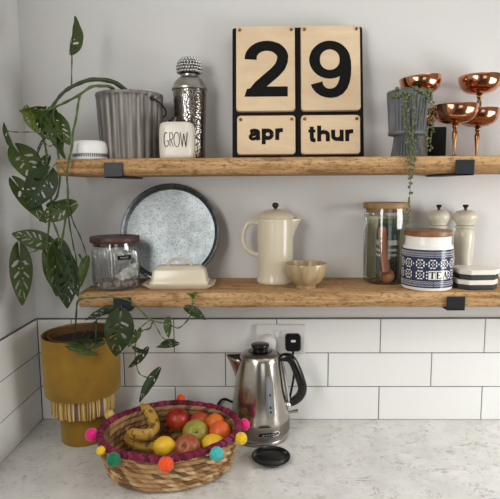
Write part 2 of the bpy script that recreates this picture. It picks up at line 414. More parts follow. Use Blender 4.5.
def shelf(label, x0, top, th, bx, seed):
    t = thing('wooden_shelf', label, 'shelf', (0, 0, 0))
    board(x0, 0.62, top, th, seed).build('board', M['shelf'], t, ang=50)
    for b in bx: bracket(b, top, th).build('bracket', M['black_iron'], t, flat=True, bevel=0.0012)
    return t
shelf('upper rustic wooden shelf board carrying the block calendar and copper coupes', -0.848, ZU, 0.041, (-0.706, 0.142), 1.3)
shelf('lower rustic wooden shelf board carrying the round tray and tea canister', -0.808, ZL, 0.039, (-0.697, 0.134), 7.7)

# ---------------------------------------------------------------- upper shelf
# round white alarm
t = thing('smoke_alarm', 'small round white plastic gadget with grey slotted band at left shelf end', 'alarm', (X_(90, 150, -0.163), -0.163, ZU))
lathe([(0.001, 0), (0.041, 0), (0.0425, 0.002), (0.0425, 0.0045), (0.040, 0.005), (0.040, 0.0135), (0.0428, 0.0140), (0.0432, 0.028), (0.040, 0.041), (0.034, 0.0455), (0.001, 0.0465)], 48).build('casing', M['plastic_white'], t)
m = MB()
for k in range(56):
    a = 2 * PI * k / 56
    m.join(box(-0.0011, 0.0011, -0.0417, -0.0395, 0.0055, 0.0130).xf(Matrix.Rotation(a, 4, 'Z')))
m.build('slotted_band', M['grey_slots'], t, flat=True)

# leaves --------------------------------------------------------
def leaf_mesh(name, w=0.62, holes=4, fold=0.35, droop=0.25, seed=0, heart=0.0):
    """unit length along +Y, +Z is the upper face"""
    rnd = random.Random(seed); nu, nv = 44, 26; hs = []
    for s in (-1, 1):
        for k in range(holes):
            u = 0.2 + 0.56 * k / max(1, holes - 1) + rnd.uniform(-0.03, 0.03)
            hs.append((u, s * rnd.uniform(0.38, 0.5), rnd.uniform(0.020, 0.032), rnd.uniform(0.22, 0.30), s * 0.3))
            if rnd.random() < 0.5: hs.append((u + 0.06, s * 0.16, 0.018, 0.06, s * 0.1))
    def hw(u): return w * 0.5 * (math.sin(PI * min(1, u ** 0.72)) ** 0.8) * (1 - 0.25 * u) * 1.18 if 0 < u < 1 else 0.0
    vs = []; idx = {}; fs = []
    for i in range(nu + 1):
        u = i / nu
        for j in range(nv + 1):
            v = -1 + 2 * j / nv; h = hw(u) + 0.004
            x = v * h; y = u - heart * (abs(v) ** 1.5) * (1 - u) ** 3 * 0.35
            z = -abs(x) * fold * 0 + (abs(x) ** 1.3) * fold - droop * (u - 0.35) ** 2 + 0.012 * math.sin(u * 17 + v * 2 + seed) * abs(v)
            vs.append((x, y, z)); idx[i, j] = len(vs) - 1
    for i in range(nu):
        for j in range(nv):
            u = (i + 0.5) / nu; v = -1 + 2 * (j + 0.5) / nv; cut = False
            for hu, hv, ru, rv, sl in hs:
                dv = v - hv; du = u - hu - sl * dv * (1 if hv > 0 else 1)
                if (du / ru) ** 2 + (dv / rv) ** 2 < 1: cut = True; break
            if not cut: fs.append([idx[i, j], idx[i, j + 1], idx[i + 1, j + 1], idx[i + 1, j]])
    me = bpy.data.meshes.new(name); me.from_pydata(vs, [], fs)
    bm = bmesh.new(); bm.from_mesh(me)
    bmesh.ops.delete(bm, geom=[v for v in bm.verts if not v.link_faces], context='VERTS')
    for _ in range(2):
        bd = [v for v in bm.verts if any(e.is_boundary for e in v.link_edges)]
        bmesh.ops.smooth_vert(bm, verts=bd, factor=0.4, use_axis_x=True, use_axis_y=True, use_axis_z=True)
    bm.to_mesh(me); bm.free()
    me.polygons.foreach_set('use_smooth', [True] * len(me.polygons))
    return me
LM = {}
def leaf(parent, base, tip, kind='leaf', w=0.62, twist=0, fold=0.35, droop=0.25, holes=4, seed=0, heart=1.0):
    w *= 0.9
    key = (w, fold, droop, holes, seed, heart, kind)
    if key not in LM:
        LM[key] = leaf_mesh('leaf', w, holes, fold, droop, seed, heart); LM[key].materials.append(M[kind])
    b, t_ = Vector(base), Vector(tip); y = (t_ - b); L = y.length; y.normalize()
    view = (CAM - b).normalized(); n = (view - y * view.dot(y)).normalized()
    n = Matrix.Rotation(math.radians(twist), 3, y) @ n; x = y.cross(n)
    o = bpy.data.objects.new('leaf', LM[key]); COL.objects.link(o); o.parent = parent
    mm = Matrix((x, y, n)).transposed().to_4x4(); mm = Matrix.Translation(b) @ mm @ Matrix.Scale(L, 4)
    o.matrix_local = parent.matrix_world.inverted() @ mm if False else Matrix.Translation(-ROOT) @ mm
    s = o.modifiers.new('thickness', 'SOLIDIFY'); s.thickness = 0.0007 / L; s.offset = 0
    return o
def P(*a): return [at(*p) for p in a]
def vine(parent, pts, r, mat='vine', r2=None):
    pp = smooth_path(pts, 6); n = len(pp)
    q = [r + ((r2 if r2 is not None else r * 0.7) - r) * i / (n - 1) + 0.0005 * math.sin(i * 1.1) for i in range(n)]
    return tube([p - ROOT for p in pp], q, 8).build('vine', M[mat], parent)

# zinc bucket with swiss cheese plant
bx, by = -0.6915, -0.085
ROOT = Vector((bx, by, ZU))
plant = thing('potted_plant', 'trailing swiss cheese plant with holed leaves in fluted grey zinc bucket on upper shelf', 'plant', ROOT)
def flute(n, d, z0=0, z1=9): return lambda a, r, z: r - (d * (0.5 - 0.5 * math.cos(n * a)) ** 0.5 if z0 < z < z1 else 0)
bk = lathe([(0.001, 0.001), (0.077, 0), (0.0792, 0.003)] + [(0.0792 + 0.0075 * i / 14, 0.003 + 0.157 * i / 14) for i in range(15)] + [(0.0872, 0.162), (0.0882, 0.166), (0.0872, 0.170), (0.084, 0.169), (0.083, 0.15), (0.074, 0.02), (0.001, 0.018)], 176, fr=lambda a, r, z: r - (0.0042 * (0.5 + 0.5 * math.cos(22 * a)) ** 2 if 0.002 < z < 0.161 and r > 0.0785 else 0)).build('bucket', M['bucket'], plant, ang=60)
ea = math.radians(-38); d_ = Vector((math.cos(ea), math.sin(ea), 0)); n_ = Vector((-math.sin(ea), math.cos(ea), 0))
pts = []
for k in range(33):
    th = PI * k / 32; pts.append(d_ * (0.094 * math.cos(th)) + (n_ * math.cos(math.radians(20)) - Vector((0, 0, math.sin(math.radians(20))))) * (0.099 * math.sin(th)) + Vector((0, 0, 0.152)))
hb = tube(pts, 0.0022, 8)
for s in (1, -1): hb.join(ball(0.0055, 12, 8).move(*(d_ * s * 0.0915 + Vector((0, 0, 0.152)))))
hb.build('handle', M['black_iron'], bk)
lathe([(0.0001, 0.146), (0.04, 0.147), (0.0815, 0.144)], 32).build('soil', M['soil'], plant)
# vines of the hanging plant: (px, py, depth)
va = vine(plant, [ROOT + Vector((0.03, 0.0, 0.150))] + P((121, 86.5, -0.13), (110, 81, -0.14), (93, 79.5, -0.15), (80, 83, -0.16), (68, 89, -0.17), (60, 96, -0.18), (54, 104, -0.19), (45, 114, -0.2), (35, 123, -0.2)), 0.0064, 'vine_dark', 0.0028)
vb = vine(plant, [ROOT + Vector((0.0, -0.02, 0.15))] + P((112, 88, -0.155), (101, 86, -0.185), (91, 87, -0.205), (79, 95, -0.22), (66, 102, -0.215), (55, 107, -0.21), (47, 110, -0.21), (39, 110, -0.21)), 0.0042, 'vine', 0.0022)
vc = vine(plant, P((80, 94.5, -0.22), (78, 105, -0.223), (76, 119, -0.225), (73, 132, -0.225), (72, 146, -0.225), (69, 160, -0.225), (67, 175, -0.225), (68, 193, -0.22), (66.5, 205, -0.215), (65, 222, -0.215), (62, 240, -0.215), (60, 255, -0.215)), 0.003, 'vine', 0.0026)
vd = vine(plant, P((53, 105, -0.19), (53.5, 118, -0.19), (55, 132, -0.19), (58, 152, -0.19), (60, 178, -0.2), (57, 196, -0.2), (52, 203, -0.2), (51, 215, -0.2), (57, 232, -0.2), (61, 244, -0.2)), 0.003, 'vine', 0.0024)
ve = vine(plant, P((40, 117, -0.2), (43, 136, -0.2), (46, 150, -0.2), (47, 163, -0.2), (47, 176, -0.2), (51, 193, -0.2), (50, 212, -0.2), (49, 225, -0.2), (47.5, 240, -0.2), (48, 254, -0.2), (51, 262, -0.2)), 0.003, 'vine', 0.0024)
vf = vine(plant, P((67, 200, -0.216), (70, 212, -0.22), (74, 224, -0.225), (79, 234, -0.225), (84, 247, -0.225), (87, 258, -0.225)), 0.002, 'vine_dark', 0.0016)
vg = vine(plant, P((68, 196, -0.216), (69, 220, -0.22), (73, 244, -0.225), (76, 258, -0.225), (78, 275, -0.225)), 0.0023, 'vine_dark', 0.0014)
vh = vine(plant, P((71.5, 86, -0.165), (71.8, 66, -0.165), (72, 45, -0.165)), 0.0018, 'vine', 0.0015)
vi = vine(plant, P((56, 106, -0.19), (47, 124, -0.2), (38, 131, -0.21), (28, 132, -0.215), (16, 132, -0.215), (8, 131, -0.215)), 0.0015, 'vine', 0.0011)
vj = vine(plant, P((49, 229, -0.2), (45, 243, -0.2), (37, 250, -0.2), (29, 253, -0.2), (21, 258, -0.2)), 0.0015, 'vine', 0.0011)
vk = vine(plant, P((56, 140, -0.19), (51, 146, -0.2), (46, 144, -0.205), (41, 136, -0.21)), 0.0013, 'vine', 0.001)
vl = vine(plant, P((67, 175, -0.224), (58, 163, -0.222), (50, 171, -0.22), (44, 178, -0.22)), 0.0014, 'vine', 0.001)
vm = vine(plant, P((79, 254, -0.225), (83, 262, -0.222), (86, 272, -0.215), (82, 283, -0.215), (79, 288, -0.215)), 0.0025, 'vine_dark', 0.0022)
T = 0.985
def lf(par, b, t_, yb=-0.2, yt=None, **k): return leaf(par, at(b[0], b[1], yb), at(t_[0], t_[1], yt if yt is not None else yb - 0.012), **k)
lf(vh, (72, 46), (77, 16), -0.165, -0.17, w=0.62, twist=48, fold=0.9, droop=0.2, holes=1, seed=3)
lf(va, (39, 110), (20, 113), -0.2, -0.22, w=0.85, twist=-30, fold=0.9, droop=0.6, holes=2, seed=4, kind='leaf_new')
lf(va, (28, 112), (38, 134), -0.212, w=0.5, twist=35, fold=0.8, seed=5, kind='leaf_new')
lf(va, (37, 119), (55, 141), -0.2, -0.22, w=0.62, twist=10, fold=0.3, seed=6)
lf(vb, (51, 118), (70, 143), -0.19, -0.21, w=0.70, twist=-24, fold=0.3, seed=7)
lf(vd, (54, 118), (61, 156), -0.185, w=0.46, twist=30, fold=0.5, seed=8)
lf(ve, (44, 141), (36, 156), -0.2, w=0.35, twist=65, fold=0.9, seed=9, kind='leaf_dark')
lf(vi, (7, 130), (17, 155), -0.215, w=0.42, twist=66, fold=0.9, droop=0.1, holes=2, seed=10)
lf(vk, (20, 153), (41, 184), -0.205, -0.22, w=0.78, twist=-20, fold=0.22, seed=11)
lf(ve, (46, 160), (36, 178), -0.2, w=0.55, twist=20, fold=0.4, seed=12, kind='leaf_dark')
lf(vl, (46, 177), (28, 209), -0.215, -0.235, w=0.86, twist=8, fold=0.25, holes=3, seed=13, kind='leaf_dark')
lf(vl, (19, 187), (46, 222), -0.205, w=0.42, twist=-8, fold=0.35, seed=14, holes=3)
lf(vc, (68, 207), (38, 221), -0.21, -0.22, w=0.62, twist=8, fold=0.3, seed=15)
lf(vc, (52, 207), (68, 204), -0.21, w=0.8, twist=30, fold=0.4, seed=16)
lf(ve, (45, 242), (11, 233), -0.2, -0.215, w=0.6, twist=5, fold=0.3, seed=17)
lf(vj, (20, 257), (23, 306), -0.2, -0.215, w=0.46, twist=-8, fold=0.3, seed=18, holes=4)
lf(vd, (59, 252), (58, 297), -0.21, -0.225, w=0.58, twist=-14, fold=0.4, seed=19)
lf(ve, (50, 261), (66, 304), -0.2, w=0.40, twist=20, fold=0.5, seed=19)
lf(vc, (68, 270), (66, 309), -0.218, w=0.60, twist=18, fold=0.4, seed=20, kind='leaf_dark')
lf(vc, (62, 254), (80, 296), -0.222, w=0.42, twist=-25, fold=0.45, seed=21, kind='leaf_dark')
lf(vm, (86, 262), (80, 284), -0.222, w=0.5, twist=30, fold=0.4, holes=0, seed=22)
lf(va, (47, 113), (46, 135), -0.195, w=0.7, twist=-25, fold=0.5, seed=23)
lf(vd, (60, 140), (64, 160), -0.195, w=0.5, twist=55, fold=0.6, seed=24)

# cocktail shaker
sx = X_(190.3, 120, -0.062)
t = thing('cocktail_shaker', 'hammered silver cocktail shaker with round beaded cap', 'cocktail shaker', (sx, -0.062, ZU))
lathe([(0.0005, 0), (0.036, 0), (0.0378, 0.003), (0.039, 0.05), (0.0415, 0.11), (0.0445, 0.180), (0.0445, 0.183), (0.0005, 0.184)], 64).build('body', M['hammered'], t)
lathe([(0.0445, 0.1835), (0.0475, 0.185), (0.0475, 0.1895), (0.0445, 0.192), (0.0425, 0.199), (0.037, 0.209), (0.029, 0.2165), (0.0235, 0.2195), (0.0235, 0.225), (0.0005, 0.226)], 64).build('shoulder', M['steel_soft'], t)
cpb = lathe([(0.0005, 0.224), (0.024, 0.2245), (0.030, 0.231), (0.0315, 0.241), (0.0305, 0.252), (0.026, 0.261), (0.018, 0.2665), (0.0005, 0.268)], 48)
cpo = cpb.build('cap', M['brown_neck'], t); cp = MB()
for zz, rr, n in ((0.2315, 0.0305, 26), (0.239, 0.0315, 26), (0.2465, 0.0315, 26), (0.254, 0.0295, 24), (0.2605, 0.0255, 20), (0.2655, 0.0185, 14), (0.2675, 0.0105, 8), (0.268, 0.001, 1)):
    for k in range(n):
        a = 2 * PI * (k + (0.5 if int(zz * 1e4) % 2 else 0)) / n
        cp.join(ball(0.0037, 8, 6).move(rr * math.cos(a), rr * math.sin(a), zz))


cp.build('beading', M['chrome'], cpo)
# GROW jar
gy = -0.160; gx = X_(177.5, 140, gy)
t = thing('bottle', 'small white ceramic bottle printed GROW with short dark neck', 'bottle', (gx, gy, ZU))
M['ivory'] = plain('ivory_ceramic', srgb(216, 210, 196), 0.3, var=0.02)
GW, GD = 0.0435, 0.036
lv = [(0.92, 0.0), (0.985, 0.002), (1.0, 0.01), (1.0, 0.05), (0.985, 0.068), (0.955, 0.079), (0.90, 0.0855), (0.78, 0.0885), (0.5, 0.0893)]
loft_rr([(GW * s, GD * s, 0.024 * s, z) for s, z in lv], 10).build('body', M['ivory'], t, ang=60)
lathe([(0.0005, 0.088), (0.020, 0.088), (0.0215, 0.089), (0.0215, 0.0945), (0.015, 0.0955), (0.0135, 0.096), (0.0135, 0.1015), (0.0005, 0.102)], 32).build('neck', M['brown_neck'], t)
fn = lambda x, y, d: (x, -GD - d, y)
m = MB(); zb, hh, sw = 0.0275, 0.0345, 0.0017
def strokes(m, S_, ox, oy, sc, w, t_, fn, scy=None):
    for pts in S_: m.join(ribbon([(ox + x * sc, oy + y * (scy or sc)) for x, y in pts], w, t_, fn))
G_ = [arc(0.5, 0.5, 0.42, 0.5, 55, 305, 18) + [(0.92, 0.12), (0.92, 0.42), (0.6, 0.42)]]
R__ = [[(0.1, 0), (0.1, 1)], [(0.1, 0.98)] + arc(0.35, 0.74, 0.42, 0.24, 80, -85, 12) + [(0.1, 0.5)], [(0.3, 0.5), (0.8, 0)]]
O_ = [arc(0.5, 0.5, 0.46, 0.5, 0, 360, 28)]
W_ = [[(0.0, 1), (0.25, 0)], [(0.25, 0), (0.5, 0.9)], [(0.5, 0.9), (0.75, 0)], [(0.75, 0), (1.0, 1)]]
for g_, ox, ww in ((G_, -0.0285, 0.0125), (R__, -0.0140, 0.0115), (O_, -0.0035, 0.0145), (W_, 0.0125, 0.0175)): strokes(m, g_, ox, zb, ww, sw, 0.0004, fn, hh)
m.build('lettering', M['ink'], t, flat=True)

# block calendar -------------------------------------------------
cy0, cy1 = -0.088, WALLY - 0.001
lean = math.asin(0.062 / 0.356)
t = thing('calendar', 'black perpetual block calendar with pale wooden plaques reading 29 apr thur', 'calendar', (-0.2490, cy0, ZU + 0.0005))
t.rotation_euler = (-lean, math.radians(0.1), 0)
t.location.z = ZU + 0.0185 * math.sin(lean) + 0.001 - 0.018 * math.sin(lean) + 0.0005
BW, BH, BT = 0.3475, 0.356, 0.016
lb = loft([[(x, y, z + BH / 2) for x, z in rrect(BW / 2, BH / 2, 0.006, 5)] for y in (0.0, 0.0015, BT)])
lb.build('backboard', M['black'], t)
def plaque(x0, x1, z0, z1, label=None):
    cx, cz = (x0 + x1) / 2, (z0 + z1) / 2; hx, hz = (x1 - x0) / 2, (z1 - z0) / 2; rings = []
    for y, ins in ((-0.0005, 0), (-0.0105, 0), (-0.012, 0.0012)):
        rings.append([(cx + x, y, cz + z) for x, z in rrect(hx - ins, hz - ins, 0.009 - ins, 6)])
    p = loft(rings).build('plaque', M['ply'], t, ang=30)
    for s in (-1, 1):
        ball(0.0042, 14, 8).xf(Matrix.Translation((cx + s * (hx - 0.0095), -0.0135, z1 - 0.0105))).build('stud', M['brass'], p)
    return p
L0 = -BW / 2
big1 = plaque(L0 + 0.0105, L0 + 0.1665, BH - 0.2300, BH - 0.001)
big2 = plaque(L0 + 0.1825, L0 + 0.339, BH - 0.2300, BH - 0.001)
sm1 = plaque(L0 + 0.013, L0 + 0.1665, BH - 0.346, BH - 0.2425)
sm2 = plaque(L0 + 0.1815, L0 + 0.3365, BH - 0.346, BH - 0.2425)
fc = lambda x, y, d: (x, -0.012 - d, y)
TH = 0.00035
def digit2(x0, z0, w, h):
    # outline of a bold grotesque 2 as a variable-width stroke plus its foot
    up = arc(0.515, 0.70, 0.375, 0.2, 182, 0, 22); dn = [(0.885, 0.62), (0.83, 0.52), (0.70, 0.405), (0.52, 0.295), (0.36, 0.19), (0.30, 0.11)]
    m = MB(); pts = [(0.1375, 0.665)] + [(0.515 + 0.378 * math.cos(math.radians(180 - k * 9)), 0.685 + 0.225 * math.sin(math.radians(180 - k * 9))) for k in range(1, 20)] + [(0.875, 0.63), (0.82, 0.53), (0.70, 0.43), (0.52, 0.315), (0.33, 0.19), (0.155, 0.05), (0.13, 0.0)]
    a = 0.225
    P2 = [(x0 + x * w, z0 + y * h) for x, y in pts]
    ws = []
    for i, (x, y) in enumerate(pts):
        if i == 0: q = 0.285
        elif i < 8: q = 0.285 - 0.045 * i / 8
        elif i < 14: q = 0.240
        elif i < 20: q = 0.255
        elif i < 25: q = 0.26
        else: q = (0.22, 0.14, 0.1)[min(2, i - 25)]
        ws.append(q * w)
    m.join(ribbon(P2[:-1], ws[:-1], TH, fc))
    m.join(prism([(x0 - 0.01 * w, z0), (x0 + w, z0), (x0 + w, z0 + 0.18 * h), (x0 + 0.36 * w, z0 + 0.18 * h), (x0 + 0.05 * w, z0 + 0.14 * h)], TH * 0.6, fc))
    return m
def digit9(x0, z0, w, h):
    def pt(x, y): return (x0 + x * w, z0 + y * h)
    m = MB()
    ring = arc(0.485, 0.665, 0.365, 0.255, 0, 360, 40)[:-1]
    m.join(ribbon([pt(x, y) for x, y in ring], [(0.265 - 0.05 * abs(math.sin(2 * PI * k / 40))) * w for k in range(40)], TH, fc, closed=True))
    tail = [(0.865, 0.665), (0.872, 0.60), (0.872, 0.50), (0.862, 0.40), (0.835, 0.30), (0.785, 0.205), (0.71, 0.135), (0.61, 0.093), (0.50, 0.08), (0.40, 0.088), (0.31, 0.115), (0.235, 0.16), (0.185, 0.215), (0.168, 0.262)]
    m.join(ribbon([pt(x, y) for x, y in tail], [q * w for q in (0.25, 0.25, 0.255, 0.26, 0.26, 0.255, 0.245, 0.235, 0.225, 0.225, 0.235, 0.255, 0.275, 0.29)], TH * 0.6, fc))
    return m
pxm = 0.00267
digit2(L0 + 0.0335, BH - 0.192, 0.1135, 0.151).build('numeral', M['ink'], big1, flat=True)
digit9(L0 + 0.205, BH - 0.197, 0.110, 0.155).build('numeral', M['ink'], big2, flat=True)
def word(txt, x0, base, xh, w_total):
    st = 0.345 * xh
    adv = {'a': 1.02, 'p': 1.1, 'r': 0.72, 't': 0.66, 'h': 1.06, 'u': 1.06}
    sc = w_total / sum(adv[c] for c in txt) ; m = MB(); x = x0
    tc_ = [1.0]
    def rb(pts, w=st):
        tc_[0] = 1.0 if tc_[0] < 0.4 else tc_[0] - 0.25
        m.join(ribbon([(x + u * sc, base + v * xh) for u, v in pts], w, TH * tc_[0], fc))
    hs = st / 2 / sc; hv = st / 2 / xh
    for c in txt:
        if c == 'a':
            rb([(0.14, 0.70)] + arc(0.46, 0.66, 0.30, 0.34 - hv, 165, 0, 12) + [(0.76, 0.2), (0.82, 0.0)])
            rb([(0.74, 0.55), (0.45, 0.5)] + arc(0.36, 0.285, 0.22, 0.175, 100, 300, 12) + [(0.62, 0.18), (0.75, 0.35)], st * 0.85)
        if c == 'p':
            rb([(0.2, 1.0), (0.2, -0.36)]); rb(arc(0.53, 0.5, 0.33, 0.5 - hv, 0, 360, 26))
        if c == 'r':
            rb([(0.2, 1.0), (0.2, 0)]); rb([(0.2, 0.55), (0.26, 0.74), (0.4, 0.85), (0.66, 0.86)])
        if c == 't':
            rb([(0.3, 1.28), (0.3, 0.3), (0.34, 0.15), (0.44, 0.11), (0.58, 0.12)]); rb([(0.04, 0.9), (0.58, 0.9)], st * 0.72)
        if c == 'h':
            rb([(0.2, 1.36), (0.2, 0)]); rb([(0.2, 0.5)] + arc(0.53, 0.56, 0.32, 0.42 - hv, 165, 0, 12) + [(0.85, 0)])
        if c == 'u':
            rb([(0.84, 1.0), (0.84, 0)]); rb([(0.2, 1.0)] + arc(0.52, 0.44, 0.32, 0.42 - hv, 180, 345, 12) + [(0.84, 0.5)])
        x += adv[c] * sc
    return m
word('apr', L0 + 0.0435, BH - 0.3085, 0.031, 0.092).build('lettering', M['ink'], sm1, flat=True)
word('thur', L0 + 0.199, BH - 0.313, 0.031, 0.121).build('lettering', M['ink'], sm2, flat=True)

# ribbed pot with string of pearls -----------------------------
py_ = -0.150; pxx = X_(407.5, 115, py_); ROOT = Vector((pxx, py_, ZU))
t = thing('potted_succulent', 'trailing grey green succulent in ribbed blue grey footed pot on upper shelf', 'plant', ROOT)
rib = lambda a, r, z: r - (0.0042 * (1 - abs(math.sin(15 * a))) if r > 0.03 and 0.003 < z < 0.148 and not 0.052 < z < 0.062 else 0)
lathe([(0.0005, 0.0), (0.038, 0.0), (0.0385, 0.004), (0.0345, 0.028), (0.0318, 0.05), (0.034, 0.053), (0.0445, 0.054), (0.0462, 0.056), (0.0462, 0.061), (0.0448, 0.064), (0.0465, 0.09), (0.0495, 0.13), (0.051, 0.150), (0.0515, 0.157), (0.0505, 0.1595), (0.047, 0.159), (0.044, 0.13), (0.0005, 0.128)], 352, fr=rib).build('pot', M['ribpot'], t, ang=60)
lathe([(0.0005, 0.148), (0.03, 0.148), (0.0462, 0.144)], 24).build('soil', M['soil'], t)
def trail(pts, r=0.0029, dens=0.0048):
    pp = smooth_path(pts, 8); m = tube([p - ROOT for p in pp], 0.0008, 5); acc = 0
    for a, b in zip(pp, pp[1:]):
        acc += (b - a).length
        while acc > dens:
            acc -= dens; o = Vector((random.uniform(-1, 1), random.uniform(-1, 0.4), random.uniform(-1, 1))) * 0.0045
            rr = r * random.uniform(0.7, 1.25); m.join(ball(rr, 7, 5).move(*(b - ROOT + o)))
    return m
yf = py_ - 0.055
for pts in (P((407, 89, -0.17), (406, 94, yf), (407, 110, yf), (409, 125, yf), (410, 140, yf), (411, 150, SD - 0.008), (411, 162, SD - 0.01), (410.5, 178, SD - 0.01), (410, 195, SD - 0.01), (409, 210, SD - 0.01), (409, 228, SD - 0.01)),
            P((413, 89, -0.17), (414, 95, yf), (415, 112, yf), (413, 130, yf), (414, 148, yf - 0.005), (415, 154, SD - 0.008), (414, 168, SD - 0.01)),
            P((403, 89, -0.17), (402, 95, yf), (404, 110, yf), (406, 128, yf), (407, 146, yf - 0.004), (408, 155, SD - 0.008), (408, 166, SD - 0.01)),
            P((424, 88, -0.15), (430, 93, -0.155), (433, 105, -0.165), (433, 122, -0.17), (431, 140, -0.175), (430, 152, -0.18)),
            P((420, 89, -0.17), (427, 94, -0.185), (430, 104, -0.19), (429, 120, -0.19), (427, 135, -0.19), (426, 148, -0.19)),
            P((418, 89, -0.18), (421, 95, -0.203), (422, 107, -0.203), (420, 118, -0.205))):
    trail(pts).build('trail', M['pearl'], t)
m = MB()
for k in range(110):
    a = random.uniform(0, 2 * PI); r = 0.045 * math.sqrt(random.random())
    m.join(ball(random.uniform(0.003, 0.0055), 8, 6).move(r * math.cos(a) + 0.004, r * math.sin(a), 0.152 + random.uniform(0, 0.011)))
for k in range(26):
    a = random.uniform(-2.5, 0.2); m.join(ball(random.uniform(0.004, 0.006), 8, 6).move(0.0535 * math.cos(a), 0.0535 * math.sin(a), 0.150 + random.uniform(-0.012, 0.012)))
m.build('foliage', M['pearl'], t)

# copper coupes ------------------------------------------------
def coupe(label, x, y, z, first=[]):
    g = 'copper coupe glasses on the upper shelf'
    if not first:
        t = thing('coupe_glass', label, 'coupe glass', (x, y, z), 0, g); t.scale = (1, 1, 0.955)
        b = lathe([(0.0005, 0.0865), (0.015, 0.0875), (0.030, 0.0910), (0.0405, 0.0965), (0.0475, 0.1045), (0.0520, 0.118), (0.0543, 0.1335), (0.0540, 0.134), (0.0532, 0.1335), (0.0508, 0.118), (0.0462, 0.1055), (0.039, 0.0982), (0.029, 0.0930), (0.015, 0.0895), (0.0005, 0.0885)], 64).build('bowl', M['copper'], t, ang=80)
        s = lathe([(0.0005, 0.003), (0.004, 0.003), (0.0030, 0.010), (0.0034, 0.022), (0.0052, 0.046), (0.0066, 0.060), (0.0062, 0.066), (0.0042, 0.070), (0.0038, 0.074), (0.0066, 0.0775), (0.0066, 0.080), (0.0042, 0.0825), (0.009, 0.0862), (0.0005, 0.0865)], 24).build('stem', M['copper_stem'], t)
        f = lathe([(0.0005, 0), (0.026, 0), (0.0272, 0.001), (0.0255, 0.0022), (0.012, 0.0036), (0.005, 0.0060), (0.0005, 0.0062)], 40).build('foot', M['copper_stem'], t)
        first.append((t, [b, s, f])); return t
    r = first[0][0].copy(); COL.objects.link(r); r.location = (x, y, z); r['label'] = label
    for c in first[0][1]:
        q = c.copy(); COL.objects.link(q); q.parent = r
    return r
coupe('copper coupe glass standing alone in front, right of the ribbed pot', X_(455.5, 115, -0.137), -0.137, ZU)
cr = coupe('lower copper coupe glass of the right hand stack, holding another coupe', X_(478, 115, -0.058), -0.058, ZU)
coupe('highest copper coupe glass, standing inside the rightmost coupe', cr.location.x + 0.001, -0.058, ZU + 0.0855)
cl = coupe('copper coupe glass mostly hidden behind the ribbed pot', X_(417.5, 115, -0.050), -0.050, ZU)
ct = coupe('copper coupe glass raised above the ribbed pot on a hidden coupe', cl.location.x + 0.013, -0.050, ZU + 0.0835)
ct.rotation_euler = (0, math.radians(-4), 0); ct.location.z += 0.002
# slim dark tin behind them
tx = X_(437, 140, -0.018)
loft_rr([(0.021, 0.014, 0.003, 0), (0.021, 0.014, 0.003, 0.086), (0.0195, 0.0125, 0.003, 0.0875)]).move(0, 0, 0)
o = loft_rr([(0.021, 0.014, 0.003, 0), (0.021, 0.014, 0.003, 0.086), (0.0195, 0.0125, 0.003, 0.0875)]).build('tin', M['black'])
o.location = (tx, -0.018, ZU); tag(o, 'narrow black tin half hidden behind the copper coupes and trailing succulent', 'tin')

# ---------------------------------------------------------------- lower shelf
# ribbed glass jar
jx, jy_ = X_(116, 268, -0.135), -0.135
t = thing('storage_jar', 'round ribbed glass storage jar with dark wooden lid and black label', 'jar', (jx, jy_, ZL))
rb_ = lambda a, r, z: r + (0.0017 * math.cos(46 * a) if 0.012 < z < 0.100 else 0)
gp = [(0.0005, 0.0005), (0.050, 0.0), (0.056, 0.003), (0.0588, 0.009), (0.0592, 0.02), (0.0592, 0.04), (0.0592, 0.06), (0.0592, 0.08), (0.0592, 0.098), (0.0585, 0.104), (0.0575, 0.108), (0.0575, 0.1225)]
jb = lathe(gp, 256, fr=rb_).build('glass_body', M['glass_ribbed'], t, ang=80)
lathe([(0.0005, 0.113), (0.054, 0.113), (0.0555, 0.1228), (0.0630, 0.1228), (0.0640, 0.1245), (0.0640, 0.1355), (0.0630, 0.137), (0.0005, 0.1372)], 64).build('lid', M['lid_dark'], t)
m = MB()
cylf = lambda R_: (lambda x, y, d: ((R_ + d) * math.sin(x / R_), -(R_ + d) * math.cos(x / R_), y))
cy_ = cylf(0.0605)
lbx = 0.040
dm = MB()
for i in range(8): dm.join(prism([(lbx - 0.0185 + 0.037 * i / 8, 0.0815), (lbx - 0.0185 + 0.037 * (i + 1) / 8, 0.0815), (lbx - 0.0185 + 0.037 * (i + 1) / 8, 0.0925), (lbx - 0.0185 + 0.037 * i / 8, 0.0925)], 0.0006, cy_))
dl = dm.build('label_strip', M['black'], t)
m = MB(); cy2 = cylf(0.0611)
for i in range(5):
    x = lbx - 0.010 + i * 0.0045
    m.join(ribbon([(x, 0.0857), (x, 0.0885)], 0.0007, 0.0002, cy2)); m.join(ribbon([(x, 0.0885 - 0.0014 * (i % 3)), (x + 0.0022, 0.0885 - 0.0014 * (i % 3))], 0.0007, 0.0002, cy2))
m.build('lettering', M['white_ceramic'], dl, flat=True)
M['sugar'] = plain('white_lumps', srgb(226, 222, 214), 0.9, bump=0.5)
M['nuts'] = plain('brown_lumps', srgb(172, 160, 148), 0.7, var=0.3, sc=60)
m = MB()
for k in range(60):
    a = random.uniform(0, 2 * PI); r = 0.047 * math.sqrt(random.random()); m.join(ball(random.uniform(0.005, 0.008), 8, 6, 0.8).move(r * math.cos(a), r * math.sin(a), 0.009 + random.uniform(0, 0.008)))
o = m.build('dried_food', M['nuts']); o.location = (jx, jy_, ZL + 0.001); o['kind'] = 'stuff'; tag(o, 'pale brown lumps lying in the bottom of the ribbed glass jar', 'food')
m = MB()
for k in range(90):
    u = random.random(); a = random.uniform(-1.2, 1.2); r = 0.046 * math.sqrt(random.random())
    x = 0.005 + abs(r * math.cos(a)); m.join(ball(random.uniform(0.004, 0.007), 7, 5).move(x, r * math.sin(a), 0.028 + random.random() * 0.7 * x))
